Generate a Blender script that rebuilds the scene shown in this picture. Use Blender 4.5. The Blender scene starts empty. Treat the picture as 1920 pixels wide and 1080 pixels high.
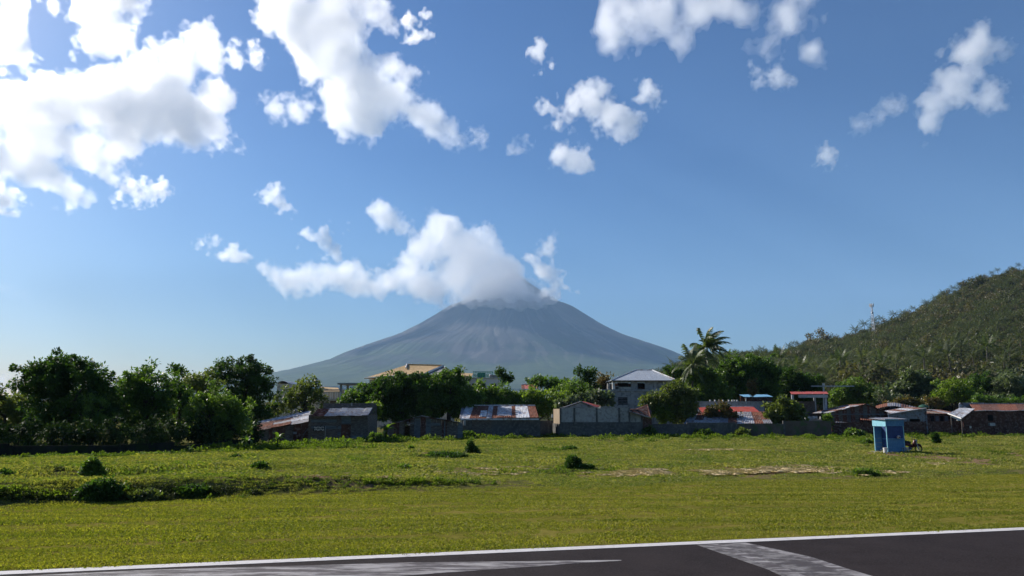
import bpy, bmesh, math, random
import numpy as np
from mathutils import Vector, Matrix, noise as mnoise

# ------------------------------------------------------------------ camera, sky, sun, exposure
SC = bpy.context.scene
COL = SC.collection
F = 1478.0                      # focal length in photo pixels
CAMH = 3.3
PITCH = math.atan((768 - 540) / F)
cd = bpy.data.cameras.new('camera'); cam = bpy.data.objects.new('camera', cd); COL.objects.link(cam)
cd.sensor_width = 36.0; cd.lens = 36.0 * F / 1920.0
cd.clip_start = 0.1; cd.clip_end = 80000
cam.location = (0, 0, CAMH); cam.rotation_euler = (math.radians(90) + PITCH, 0, 0)
SC.camera = cam

SUN_EL = math.radians(33)
SUN_AZ = math.radians(-56)      # measured from +Y towards +X
sdir = Vector((math.sin(SUN_AZ) * math.cos(SUN_EL), math.cos(SUN_AZ) * math.cos(SUN_EL), math.sin(SUN_EL)))
W = bpy.data.worlds.new('World'); SC.world = W; W.use_nodes = True
wn = W.node_tree; wn.nodes.clear()
wo = wn.nodes.new('ShaderNodeOutputWorld'); wb = wn.nodes.new('ShaderNodeBackground')
sk = wn.nodes.new('ShaderNodeTexSky'); sk.sky_type = 'NISHITA'; sk.sun_disc = False
sk.sun_elevation = SUN_EL; sk.sun_rotation = SUN_AZ
sk.altitude = 0; sk.air_density = 1.0; sk.dust_density = 1.0; sk.ozone_density = 2.5
wb.inputs['Strength'].default_value = 0.064
hs = wn.nodes.new('ShaderNodeHueSaturation'); hs.inputs['Saturation'].default_value = 1.32
k1 = wn.nodes.new('ShaderNodeVectorMath'); k1.operation = 'SCALE'; k1.inputs['Scale'].default_value = 0.14
gm = wn.nodes.new('ShaderNodeGamma'); gm.inputs['Gamma'].default_value = 1.5
k2 = wn.nodes.new('ShaderNodeVectorMath'); k2.operation = 'SCALE'; k2.inputs['Scale'].default_value = 1 / 0.14
wn.links.new(sk.outputs[0], hs.inputs['Color']); wn.links.new(hs.outputs[0], k1.inputs[0]); wn.links.new(k1.outputs[0], gm.inputs[0])
wn.links.new(gm.outputs[0], k2.inputs[0]); wn.links.new(k2.outputs[0], wb.inputs[0]); wn.links.new(wb.outputs[0], wo.inputs[0])
sl = bpy.data.lights.new('sun', 'SUN'); sl.energy = 5.0; sl.angle = math.radians(0.53); sl.color = (1.0, 0.94, 0.85)
so = bpy.data.objects.new('sun', sl); COL.objects.link(so)
so.rotation_euler = (-sdir).to_track_quat('-Z', 'Y').to_euler(); so.location = (-60, 40, 60)
SC.view_settings.view_transform = 'Standard'; SC.view_settings.look = 'None'
SC.view_settings.exposure = 0.70; SC.view_settings.gamma = 1.0; SC.view_settings.use_curve_mapping = False
SC.cycles.max_bounces = 18; SC.cycles.diffuse_bounces = 5; SC.cycles.glossy_bounces = 2
SC.cycles.transmission_bounces = 6; SC.cycles.transparent_max_bounces = 64; SC.cycles.volume_bounces = 16
SC.cycles.use_denoising = True; SC.cycles.caustics_reflective = False; SC.cycles.caustics_refractive = False

# ------------------------------------------------------------------ helpers
rng = np.random.default_rng(7)
random.seed(7)
CT, ST = math.cos(PITCH), math.sin(PITCH)

def at(px, py, Y):
    """world point seen at photo pixel (px, py) at ground distance Y; accepts arrays"""
    rx, uy = (px - 960) / F, (540 - py) / F
    k = Y / (CT - uy * ST)
    return rx * k, Y + 0 * k, CAMH + (ST + uy * CT) * k

def P(px, py, Y):
    a = at(px, py, Y); return Vector((float(a[0]), float(a[1]), float(a[2])))

def tag(o, label=None, cat=None, group=None, kind=None):
    if label: o['label'] = label
    if cat: o['category'] = cat
    if group: o['group'] = group
    if kind: o['kind'] = kind
    return o

def mesh_obj(name, verts, faces, mat=None, parent=None, smooth=False):
    me = bpy.data.meshes.new(name)
    me.from_pydata([tuple(v) for v in verts], [], faces)
    if mat: me.materials.append(mat)
    if smooth: me.shade_smooth()
    o = bpy.data.objects.new(name, me); COL.objects.link(o)
    if parent: o.parent = parent
    return o

def np_mesh(name, V, Q, mat=None, smooth=False, tint=None):
    """fast mesh from numpy arrays; Q is (n,3) or (n,4); tint is a per-face value"""
    V = np.asarray(V, dtype=np.float32); Q = np.asarray(Q, dtype=np.int32)
    me = bpy.data.meshes.new(name)
    n, k = Q.shape
    me.vertices.add(len(V)); me.vertices.foreach_set('co', V.ravel())
    me.loops.add(n * k); me.loops.foreach_set('vertex_index', Q.ravel())
    me.polygons.add(n); me.polygons.foreach_set('loop_start', np.arange(0, n * k, k, dtype=np.int32))
    me.polygons.foreach_set('loop_total', np.full(n, k, dtype=np.int32))
    if smooth: me.polygons.foreach_set('use_smooth', np.ones(n, dtype=bool))
    if tint is not None:
        a = me.attributes.new('tint', 'FLOAT', 'FACE'); a.data.foreach_set('value', np.asarray(tint, dtype=np.float32))
    me.update(calc_edges=True)
    if mat: me.materials.append(mat)
    return me

def link(name, me, parent=None, loc=None):
    o = bpy.data.objects.new(name, me); COL.objects.link(o)
    if parent: o.parent = parent
    if loc is not None: o.location = loc
    return o

def empty(name, loc=(0, 0, 0), rz=0.0):
    o = bpy.data.objects.new(name, None); COL.objects.link(o); o.location = loc; o.rotation_euler = (0, 0, rz)
    o.empty_display_size = 0.3
    return o

def hash2(ix, iy, seed):
    h = np.sin(ix * 127.1 + iy * 311.7 + seed * 74.7) * 43758.5453
    return h - np.floor(h)

def vnoise2(x, y, seed=0):
    x = np.asarray(x, float); y = np.asarray(y, float)
    ix, iy = np.floor(x), np.floor(y); fx, fy = x - ix, y - iy
    fx, fy = fx * fx * (3 - 2 * fx), fy * fy * (3 - 2 * fy)
    a = hash2(ix, iy, seed); b = hash2(ix + 1, iy, seed); c = hash2(ix, iy + 1, seed); d = hash2(ix + 1, iy + 1, seed)
    return (a + (b - a) * fx) * (1 - fy) + (c + (d - c) * fx) * fy

def fbm2(x, y, octaves=4, seed=0):
    s, a, t = 0, 0.5, 0
    for i in range(octaves):
        s = s + a * vnoise2(x * 2 ** i, y * 2 ** i, seed + i * 13); t += a; a *= 0.5
    return s / t - 0.5

def sstep(a, b, x):
    t = np.clip((x - a) / (b - a), 0, 1); return t * t * (3 - 2 * t)

# ---- materials
def nm(name):
    m = bpy.data.materials.new(name); m.use_nodes = True; m.node_tree.nodes.clear()
    return m, m.node_tree.nodes, m.node_tree.links

def mat_noise(name, c1, c2, scale=1.0, rough=0.85, c3=None, scale2=None, spec=0.3, bump=0.0, metallic=0.0, stretch=None):
    """two or three base colours broken up by world-scale noise"""
    m, N, L = nm(name)
    out = N.new('ShaderNodeOutputMaterial'); b = N.new('ShaderNodeBsdfPrincipled')
    tc = N.new('ShaderNodeTexCoord'); src = tc.outputs['Object']
    if stretch:
        mp = N.new('ShaderNodeMapping'); mp.inputs['Scale'].default_value = stretch
        L.new(src, mp.inputs[0]); src = mp.outputs[0]
    n = N.new('ShaderNodeTexNoise'); n.inputs['Scale'].default_value = scale; n.inputs['Detail'].default_value = 6; n.inputs['Roughness'].default_value = 0.65
    L.new(src, n.inputs['Vector'])
    r = N.new('ShaderNodeValToRGB'); r.color_ramp.elements[0].position = 0.36; r.color_ramp.elements[1].position = 0.64
    r.color_ramp.elements[0].color = (*c1, 1); r.color_ramp.elements[1].color = (*c2, 1)
    L.new(n.outputs['Fac'], r.inputs[0]); colr = r.outputs[0]
    if c3:
        n2 = N.new('ShaderNodeTexNoise'); n2.inputs['Scale'].default_value = scale2 or scale * 3; n2.inputs['Detail'].default_value = 4
        L.new(src, n2.inputs['Vector'])
        r2 = N.new('ShaderNodeValToRGB'); r2.color_ramp.elements[0].position = 0.5; r2.color_ramp.elements[1].position = 0.62
        L.new(n2.outputs['Fac'], r2.inputs[0])
        mx = N.new('ShaderNodeMix'); mx.data_type = 'RGBA'
        L.new(r2.outputs[0], mx.inputs['Factor']); L.new(colr, mx.inputs[6]); mx.inputs[7].default_value = (*c3, 1)
        colr = mx.outputs[2]
    L.new(colr, b.inputs['Base Color'])
    b.inputs['Roughness'].default_value = rough; b.inputs['Specular IOR Level'].default_value = spec; b.inputs['Metallic'].default_value = metallic
    if bump:
        bp = N.new('ShaderNodeBump'); bp.inputs['Strength'].default_value = bump; bp.inputs['Distance'].default_value = 0.03
        L.new(n.outputs['Fac'], bp.inputs['Height']); L.new(bp.outputs[0], b.inputs['Normal'])
    L.new(b.outputs[0], out.inputs['Surface'])
    return m

def mat_volume(name, density, color=(1, 1, 1), aniso=0.3):
    m, N, L = nm(name)
    out = N.new('ShaderNodeOutputMaterial'); v = N.new('ShaderNodeVolumePrincipled')
    v.inputs['Color'].default_value = (*color, 1); v.inputs['Density'].default_value = density
    v.inputs['Anisotropy'].default_value = aniso; v.inputs['Density Attribute'].default_value = ''
    L.new(v.outputs[0], out.inputs['Volume'])
    m.cycles.homogeneous_volume = True
    return m

# ------------------------------------------------------------------ haze
HZX, HZY0, HZY1, HZZ = 34000, -3000, 23500, 3500
HAZE_D = 4.5e-5
hz = mesh_obj('haze', [(x, y, z) for z in (-2.0, HZZ) for y in (HZY0, HZY1) for x in (-HZX, HZX)],
              [(0, 2, 3, 1), (4, 5, 7, 6), (0, 1, 5, 4), (2, 6, 7, 3), (0, 4, 6, 2), (1, 3, 7, 5)],
              mat_volume('haze_air', HAZE_D, (0.38, 0.62, 0.95), 0.05))
tag(hz, 'pale blue haze softening the volcano and far land', kind='stuff')

# ------------------------------------------------------------------ clouds
def grid_noise(shape, wl, octaves, seed, aniso=(1, 1, 1), rough=0.5):
    """fbm value noise on a regular grid by separable interpolation; wl = first wavelength in voxels"""
    g = np.random.default_rng(seed); out = np.zeros(shape, np.float32); amp, tot = 1.0, 0
    for o in range(octaves):
        ns = [max(4, int(s / (wl * a)) + 4) for s, a in zip(shape, aniso)]
        A = g.random(ns).astype(np.float32)
        for ax in range(3):
            t = np.arange(shape[ax]) / (wl * aniso[ax]) + g.random()
            i = np.floor(t).astype(int); f = (t - i); f = f * f * (3 - 2 * f)
            sh = [1, 1, 1]; sh[ax] = -1; f = f.reshape(sh).astype(np.float32)
            i = np.minimum(i, A.shape[ax] - 2)
            A = np.take(A, i, ax) * (1 - f) + np.take(A, i + 1, ax) * f
        out += amp * (A - 0.5); tot += amp; amp *= rough; wl = wl / 2.03
        if wl < 1.2: break
    return out / tot

def surface_nets(Fd, iso):
    """closed quad surface of Fd > iso"""
    S = Fd > iso
    idx = np.full(tuple(np.array(Fd.shape) - 1), -1, np.int64)
    corners = [(i, j, k) for i in (0, 1) for j in (0, 1) for k in (0, 1)]
    def sl_(c): return tuple(slice(c[a], Fd.shape[a] - 1 + c[a]) for a in range(3))
    cnt = sum(S[sl_(c)].astype(np.int8) for c in corners)
    act = (cnt > 0) & (cnt < 8)
    ids = np.argwhere(act); idx[act] = np.arange(len(ids))
    pos = np.zeros((len(ids), 3)); num = np.zeros(len(ids))
    for a in corners:
        for ax in range(3):
            if a[ax] == 1: continue
            b = list(a); b[ax] = 1
            fa = Fd[tuple((ids + a).T)] - iso; fb = Fd[tuple((ids + b).T)] - iso
            m = (fa > 0) != (fb > 0)
            t = np.where(m, fa / np.where(m, fa - fb, 1), 0)
            p = np.repeat(np.array(a, float)[None], len(ids), 0); p[:, ax] = t
            pos[m] += p[m]; num[m] += 1
    V = ids + pos / np.maximum(num, 1)[:, None]
    quads = []
    for ax in range(3):
        o1, o2 = [(1, 2), (2, 0), (0, 1)][ax]
        A = np.take(S, range(0, S.shape[ax] - 1), ax); B = np.take(S, range(1, S.shape[ax]), ax)
        e = np.argwhere(A != B)
        e = e[(e[:, o1] > 0) & (e[:, o2] > 0) & (e[:, o1] < S.shape[o1] - 1) & (e[:, o2] < S.shape[o2] - 1)]
        if not len(e): continue
        ins = S[tuple(e.T)]
        d1 = np.zeros(3, int); d1[o1] = 1; d2 = np.zeros(3, int); d2[o2] = 1
        q = np.stack([idx[tuple((e - d1 - d2).T)], idx[tuple((e - d2).T)], idx[tuple(e.T)], idx[tuple((e - d1).T)]], 1)
        q[~ins] = q[~ins][:, ::-1]
        quads.append(q)
    return V, np.concatenate(quads)

_cm = {}
def cloud_mat(level, thin, Y, dm=1.0):
    d = ((0.0011, 0.0020, 0.0022), (0.0007, 0.0010, 0.0012))[thin][level] * 12000.0 / Y * dm
    k = (level, thin, Y, dm)
    if k not in _cm: _cm[k] = mat_volume('cloud_mist', d, (1, 1, 1), 0.7)
    return _cm[k]

def cloud(label, blobs, Y, dm=1.0, vox=3.0, amp=0.9, wl=60, seed=1, thin=0, depth=1.0, skew=0.0, isos=(0.0, 0.15, 0.42), rough=0.70):
    B = np.array([(b + (1.0,))[:4] if len(b) == 3 else b for b in blobs], float)
    pad = B[:, 2].max() * 0.75 + 10
    u = np.arange((B[:, 0] - B[:, 2]).min() - pad, (B[:, 0] + B[:, 2]).max() + pad, vox)
    v = np.arange((B[:, 1] - B[:, 2]).min() - pad, (B[:, 1] + B[:, 2]).max() + pad, vox)
    rm = B[:, 2].max() * depth * 1.45 + 6
    w = np.arange(-rm, rm, vox * 1.4)
    U, Vv, Wd = np.meshgrid(u, v, w, indexing='ij', sparse=True)
    acc = np.zeros((len(u), len(v), len(w)), np.float32); k = 4.0
    for bx, by, br, bs in B:
        g2 = np.random.default_rng(int(bx * 7 + by * 3 + seed))
        wc = (g2.random() - 0.5) * br * 0.7 * depth
        q = np.sqrt(((U - bx) ** 2 + (Vv - by) ** 2) / br ** 2 + ((Wd - wc) / (br * depth)) ** 2)
        acc += np.exp(k * np.clip(bs * (1 - q) * br / 30.0, -3, 1.6)).astype(np.float32)
    Fd = np.log(acc + 1e-9) / k
    nz = grid_noise(Fd.shape, wl / vox, 6, seed, (1, 1, 0.75), rough)
    Fd = np.maximum(Fd, -2) + amp * 4.3 * nz
    # close everything at the border
    for ax in range(3):
        s = [slice(None)] * 3
        for e in (0, 1, -1, -2): s[ax] = e; Fd[tuple(s)] = -2
    root = None
    for lev, (iso, nme) in enumerate(zip(isos, ('cloud', 'cloud_body', 'cloud_core'))):
        if Fd.max() <= iso + 0.02: break
        V, Q = surface_nets(Fd, iso)
        if len(V) < 30: break
        pu, pv, pw = u[0] + V[:, 0] * vox, v[0] + V[:, 1] * vox, w[0] + V[:, 2] * vox * 1.4
        x, y, z = at(pu, pv, Y + 0 * pu)
        y = y + pw * Y / F
        z0 = z.copy()
        me = np_mesh(nme, np.stack([x, y, z], 1), Q, cloud_mat(lev, thin, Y, dm), smooth=True)
        o = link(nme, me, root)
        if lev: o['kind'] = 'stuff'
        if lev == 0:
            root = o; tag(o, label, 'cloud', 'white clouds in the blue sky')
            print('cloud', label[:30], len(Q), 'zmin', round(float(z0.min())))
    return root

cloud('broad bright cloud bank filling the upper left of the sky',
      [(40,215,50),(110,190,58),(170,185,60),(230,205,60),(300,215,55),(360,235,45),(410,258,30),(445,278,16),(60,262,48),(140,270,42),(220,262,38),
       (310,170,48),(335,130,42),(380,75,28),(395,115,32),(412,180,32),(268,105,24),(250,155,38),(15,300,40),(80,325,34),(135,358,24),(165,375,17),(200,318,18),(235,325,12),(-60,240,70),(-50,330,50)],
      24500, vox=2.3, amp=0.85, rough=0.84, wl=70, seed=11)
cloud('puffy cloud touching the top edge above the left bank', [(190,25,44),(170,72,28),(215,50,38),(245,15,25),(160,95,14),(190,-30,50)], 9500, vox=3, amp=0.85, rough=0.82, wl=50, seed=12)
cloud('cloud cut by the left edge near the top corner', [(15,60,38),(30,100,26),(5,120,22),(42,135,8),(30,8,24),(-40,90,50),(100,15,10)], 11000, vox=3, amp=0.85, rough=0.82, wl=50, seed=13)
cloud('small cloud at the left edge below the large bank', [(8,372,20),(24,385,11),(-20,365,25)], 24500, dm=2.0, vox=2, amp=0.6, wl=26, seed=14)
cloud('small ragged cloud floating beneath the large left bank', [(235,367,13),(255,360,13),(278,358,15),(302,362,13)], 24500, dm=2.0, vox=2, amp=0.8, wl=22, seed=15)
cloud('long diagonal cloud running down from the top centre', [(520,15,42),(565,50,48),(620,60,50),(600,110,48),(650,120,52),(640,170,48),(690,170,52),(640,212,32),(700,215,34),(742,180,42),(735,130,20),(762,150,20),(782,212,32),(812,235,27),(840,250,21),(868,262,14),(900,258,10),
       (680,10,26),(712,15,22),(722,42,12),(520,200,17),(500,190,10),(562,208,14),(620,0,45),(540,-40,60)], 10800, vox=2.3, amp=0.85, rough=0.84, wl=66, seed=16)
cloud('tiny wisp right of the long diagonal cloud near the top', [(772,45,13),(790,60,12)], 8200, dm=2.2, vox=2, amp=0.9, wl=20, seed=17, thin=0)
cloud('small slanting wisp left of the top right haze cloud', [(1012,95,12),(1024,115,11)], 9000, dm=2.2, vox=2, amp=0.8, wl=22, seed=18, thin=0)
cloud('medium jagged cloud right of centre in open sky', [(1035,205,15),(1075,208,26),(1112,190,26),(1105,158,11),(1138,215,36),(1178,222,30),(1206,190,24),(1225,170,13),(1170,248,14)], 11500, dm=1.6, vox=2.5, amp=0.85, rough=0.82, wl=42, seed=19, thin=0)
cloud('oval cloud below the medium jagged one', [(1048,290,17),(1074,298,20),(1100,312,13)], 12600, dm=1.8, vox=2, amp=0.6, wl=28, seed=20, thin=0)
cloud('thin spread cloud along the top edge right of centre', [(1150,45,32),(1180,15,40),(1140,85,15),(1240,22,42),(1300,20,45),(1360,5,35),(1290,62,24),(1200,60,24),(1230,-40,60),(1480,22,34),(1515,5,34),(1540,35,20),(1440,85,20),(1400,88,17),(1530,100,18),(1400,20,26)], 8600, dm=1.4, vox=3.5, amp=0.85, wl=60, seed=21, thin=1, isos=(0.02, 0.35, 0.7))
cloud('small torn cloud beneath the thin top cloud', [(1425,155,18),(1452,145,16),(1478,130,12)], 10200, dm=2.0, vox=2, amp=0.9, wl=30, seed=22, thin=1)
cloud('tall soft cloud high on the right side of the sky', [(1778,165,28),(1752,195,28),(1738,228,22),(1815,148,20),(1828,95,30,0.7),(1850,180,20,0.6),(1790,130,18)], 10500, dm=2.2, vox=2.5, amp=0.75, wl=45, seed=23, thin=1)
cloud('faint smear of cloud left of the tall right one', [(1640,215,20),(1610,235,14),(1670,195,12)], 11200, dm=2.0, vox=2, amp=0.9, wl=30, seed=24, thin=1, isos=(0.1, 0.6, 0.9))
cloud('little lone cloud low on the right side of the sky', [(1548,294,15),(1562,280,9)], 12600, dm=3.0, vox=2, amp=0.7, wl=22, seed=25, thin=1)
cloud('little cloud above the left end of the summit cloud', [(508,362,12),(520,375,14),(535,388,8),(498,370,8)], 13500, dm=2.0, vox=2, amp=0.6, wl=24, seed=46, thin=0)
SUMMIT_CLOUD = cloud('billowing white cloud wrapped round the volcano summit',
      [(500,506,13),(522,520,17),(548,528,20),(575,518,20),(600,530,22),(625,520,18),(650,515,20),(678,528,22),(705,540,20),(730,528,24),(762,512,30),(790,530,32),(820,548,28),(850,556,20),(880,566,12),(772,484,16),
       (800,470,30),(795,440,18),(815,420,24),(842,425,26),(870,432,20),(890,446,16),(905,440,9),(838,460,30),(868,470,32),(880,500,34),(850,515,34),(912,470,18),(925,462,9),(932,492,20),(940,475,8),(948,488,17),(956,508,16),(938,520,26),(915,525,30),(900,548,24),(962,532,20),(978,542,18),(962,500,10),(970,515,12),(1000,552,14),
       (690,396,9),(706,402,13),(724,408,13),(742,418,14),(762,426,13),(722,392,6)],
      11300, dm=1.5, vox=2.0, amp=0.60, wl=42, seed=27, depth=1.0, rough=0.84)
cloud('thin bluish cloud skirt across the upper slopes of the volcano', [(885,555,16),(905,548,22),(930,552,24),(958,550,24),(985,550,22),(1010,556,18),(1038,560,12),(1000,543,14),(972,536,14)], 10700, dm=1.9, vox=2.5, amp=0.35, wl=36, seed=28, thin=0, depth=0.8, isos=(-0.1, 0.3, 0.9))
cloud('ragged small cloud just right of the volcano summit', [(1000,490,9),(1010,505,9),(1024,520,17),(1046,532,17),(1068,542,9),(1016,540,13),(1036,552,10)], 11400, dm=2.6, vox=2, amp=0.55, wl=26, seed=29, thin=0)
cloud('pale low cloud on the horizon at the left edge', [(-20,712,14),(8,706,10),(30,716,11),(50,722,8),(0,722,14)], 20000, vox=2, amp=0.4, wl=22, seed=34, thin=1)
cloud('faint thin cloud at the left edge above the horizon', [(5,540,8),(25,546,7),(45,550,5)], 20500, vox=2, amp=0.6, wl=18, seed=35, thin=1, isos=(0.1, 0.6, 0.9))
cloud('small curled wisp between the left bank and the diagonal cloud', [(432,98,8),(450,105,10),(468,97,10),(486,98,8),(478,112,6)], 10400, dm=1.6, vox=2, amp=0.7, wl=22, seed=36, thin=0)
cloud('tiny flat puff just right of the tip of the diagonal cloud', [(962,273,6),(975,272,8),(988,274,6)], 11800, dm=2.0, vox=2, amp=0.5, wl=18, seed=37, thin=1)
cloud('faint shred of cloud below the middle of the diagonal cloud', [(676,265,8),(690,270,6),(668,258,5)], 11800, dm=1.4, vox=2, amp=0.8, wl=18, seed=38, thin=1, isos=(0.05, 0.5, 0.9))
cloud('thin wisp above and right of the summit cloud', [(1040,452,11),(1020,465,7)], 12800, dm=2.5, vox=2, amp=1.0, wl=18, seed=30, thin=1, isos=(0.1, 0.6, 0.9))
cloud('small oval cloud left of the summit cloud', [(585,447,13),(608,455,17),(630,464,10),(625,436,7,0.7)], 12600, dm=2.2, vox=2, amp=0.7, wl=26, seed=31, thin=0)
cloud('narrow slanting cloud streak left of the summit cloud', [(378,452,9),(402,462,11),(430,471,11),(458,480,8),(482,484,5)], 12800, dm=2.2, vox=2, amp=0.6, wl=22, seed=32, thin=0)

# ------------------------------------------------------------------ volcano
VY = 12000.0
def make_volcano():
    ax, _, az = at(957, 492, VY)
    prof_px = [0, 26, 70, 104, 125, 184, 230, 270, 325, 358, 437, 520, 640, 800, 1000, 1300]
    prof_py = [499, 523, 551, 570, 577, 612, 634, 648, 667, 682, 703, 720, 737, 750, 759, 767.5]
    R = np.array(prof_px) * VY / F * 0.935
    Zp = np.array([at(957, p, VY)[2] for p in prof_py]); Zp[-1] = -1.0
    nr, na = 260, 720
    rr = np.linspace(0, 1, nr) ** 1.25 * R[-1]; aa = np.linspace(0, 2 * math.pi, na, endpoint=False)
    RR, AA = np.meshgrid(rr, aa, indexing='ij')
    Z = np.interp(RR, R, Zp)
    # radial gullies that wander a little, deepest half way up
    gx = AA * 26 / math.pi
    wob = 1.2 * fbm2(RR / 900, AA * 3, 3, 5)
    g = np.abs(((vnoise2(gx * 2.2 + wob * 3, RR / 2500, 3)) - 0.5) * 2)
    g2 = np.abs((vnoise2(gx * 6 + wob * 6, RR / 1200, 9) - 0.5) * 2)
    g3 = np.abs((vnoise2(gx * 15 + wob * 12, RR / 500, 19) - 0.5) * 2)
    env = sstep(200, 1500, RR) * (1 - sstep(3800, 7500, RR))
    Z = Z + env * (9 * (g - 0.5) + 10 * (g2 - 0.5) + 9 * (g3 - 0.5)) + 12 * fbm2(RR / 160 * np.cos(AA), RR / 160 * np.sin(AA), 4, 21) * sstep(0, 300, RR) * (1 - sstep(7000, 9000, RR))
    X = ax + RR * np.cos(AA); Y = VY + RR * np.sin(AA)
    V = np.stack([X, Y, Z], -1).reshape(-1, 3)
    i = np.arange(nr - 1)[:, None] * na + np.arange(na)[None]; j = np.arange(nr - 1)[:, None] * na + (np.arange(na)[None] + 1) % na
    Q = np.stack([i, i + na, j + na, j], -1).reshape(-1, 4)
    m, N, L = nm('volcano_slopes')
    out = N.new('ShaderNodeOutputMaterial'); b = N.new('ShaderNodeBsdfPrincipled'); b.inputs['Roughness'].default_value = 0.95; b.inputs['Specular IOR Level'].default_value = 0.1
    geo = N.new('ShaderNodeNewGeometry'); sep = N.new('ShaderNodeSeparateXYZ'); L.new(geo.outputs['Position'], sep.inputs[0])
    n1 = N.new('ShaderNodeTexNoise'); n1.inputs['Scale'].default_value = 0.0011; n1.inputs['Detail'].default_value = 7; n1.inputs['Roughness'].default_value = 0.62
    L.new(geo.outputs['Position'], n1.inputs['Vector'])
    h = N.new('ShaderNodeMapRange'); h.inputs['From Min'].default_value = 150; h.inputs['From Max'].default_value = 1100; L.new(sep.outputs['Z'], h.inputs['Value'])
    ad = N.new('ShaderNodeMath'); ad.operation = 'MULTIPLY_ADD'; L.new(n1.outputs['Fac'], ad.inputs[0]); ad.inputs[1].default_value = 2.4; ad.inputs[2].default_value = -1.2
    ad2 = N.new('ShaderNodeMath'); ad2.operation = 'ADD'; L.new(ad.outputs[0], ad2.inputs[0]); L.new(h.outputs[0], ad2.inputs[1])
    r = N.new('ShaderNodeValToRGB'); e = r.color_ramp.elements
    e[0].position = 0.0; e[0].color = (0.040, 0.060, 0.022, 1); e[1].position = 1.0; e[1].color = (0.06, 0.052, 0.05, 1)
    for p_, c_ in ((0.22, (0.062, 0.085, 0.030, 1)), (0.42, (0.035, 0.05, 0.02, 1)), (0.62, (0.03, 0.036, 0.026, 1)), (0.8, (0.05, 0.045, 0.042, 1))):
        k = e.new(p_); k.color = c_
    L.new(ad2.outputs[0], r.inputs[0])
    at_ = N.new('ShaderNodeAttribute'); at_.attribute_name = 'tint'
    mx = N.new('ShaderNodeMix'); mx.data_type = 'RGBA'; L.new(at_.outputs['Fac'], mx.inputs['Factor']); L.new(r.outputs[0], mx.inputs[6]); mx.inputs[7].default_value = (0.17, 0.15, 0.135, 1)
    L.new(mx.outputs[2], b.inputs['Base Color']); L.new(b.outputs[0], out.inputs[0])
    # pale lahar channels follow some gully floors
    chan = ((g[:-1] < 0.10) & (vnoise2(gx[:-1] * 2.2, RR[:-1] / 700, 33) > 0.55)) * env[:-1] * (1 - sstep(2600, 4200, RR[:-1]))
    pat = sstep(0.12, 0.3, fbm2(gx[:-1] * 1.5, RR[:-1] / 500, 4, 44)) * sstep(900, 1500, RR[:-1]) * (1 - sstep(2400, 3500, RR[:-1]))
    me = np_mesh('volcano', V, Q, m, smooth=True, tint=np.clip(chan * 0.35 + pat * 0.4, 0, 1).reshape(-1))
    o = link('volcano', me); tag(o, 'tall symmetrical volcano cone rising behind the village', kind='structure')
make_volcano()

# ------------------------------------------------------------------ ground
def plane_hit(px, py, z):
    v = P(px, py, 10); k = (CAMH - z) / (CAMH - v.z); return (v.x * k, v.y * k)
_e0, _e1 = plane_hit(0, 1074, 0.03), plane_hit(1920, 991, 0.03)
RA = math.atan2(_e1[1] - _e0[1], _e1[0] - _e0[0])
RU = (math.cos(RA), math.sin(RA)); RN = (-math.sin(RA), math.cos(RA)); R0 = (_e0[0] + RN[0] * 0.31, _e0[1] + RN[1] * 0.31)
def S_(x, y): return (x - R0[0]) * RN[0] + (y - R0[1]) * RN[1]     # distance beyond the runway edge
def T_(x, y): return (x - R0[0]) * RU[0] + (y - R0[1]) * RU[1]
def ST2(s, t): return R0[0] + RN[0] * s + RU[0] * t, R0[1] + RN[1] * s + RU[1] * t

def MOWN(x): return 12.3 + 3.2 * sstep(-18, 25, x) + 2.6 * (vnoise2(x / 4.0, x * 0 + 3.3, 8) - 0.5)
def G(x, y):
    x = np.asarray(x, float); y = np.asarray(y, float)
    s = S_(x, y); m = MOWN(x)
    left = 1 - sstep(-12, 4, x)
    near = 1 - sstep(95, 140, y)
    step = (0.42 * left * (1 - 0.72 * sstep(25, 45, s)) + 0.04) * sstep(m - 0.2, m + 2.2, s)
    lip = 0.22 * (left + 0.08) * np.exp(-((s - m - 1.9) / 1.0) ** 2) * (0.5 + vnoise2(x / 2.2, y / 2.2, 4))
    r2 = 0.22 * left * np.exp(-((s - m - 8.5 - 1.5 * fbm2(x / 6, y / 6, 2, 5)) / 1.1) ** 2)
    rough = sstep(m, m + 3, s)
    n = 0.26 * fbm2(x / 5.5, y / 5.5, 4, 2) * rough + 0.035 * fbm2(x / 1.7, y / 1.7, 3, 6) * sstep(0.5, 3, s) + 0.05 * fbm2(x / 1.1, y / 1.1, 3, 16) * rough
    return (step + lip + r2 + n) * near * sstep(0.3, 2.0, s)

def gp(px, py):
    """point of the ground seen at a photo pixel"""
    ys = np.concatenate([np.arange(10, 130, 0.1), np.arange(130, 400, 2.0)]); X, _, Z = at(px, py, ys)
    d = Z - G(X, ys); k = np.argmax(d < 0) if (d < 0).any() else len(ys) - 1
    t = d[k - 1] / (d[k - 1] - d[k] + 1e-9) if k > 0 else 0
    Y = ys[k - 1] + (ys[k] - ys[k - 1]) * t if k > 0 else ys[0]
    x = float(at(px, py, Y)[0]); return Vector((x, float(Y), float(G(x, Y))))
def gz(x, y): return float(G(x, y))

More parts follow.
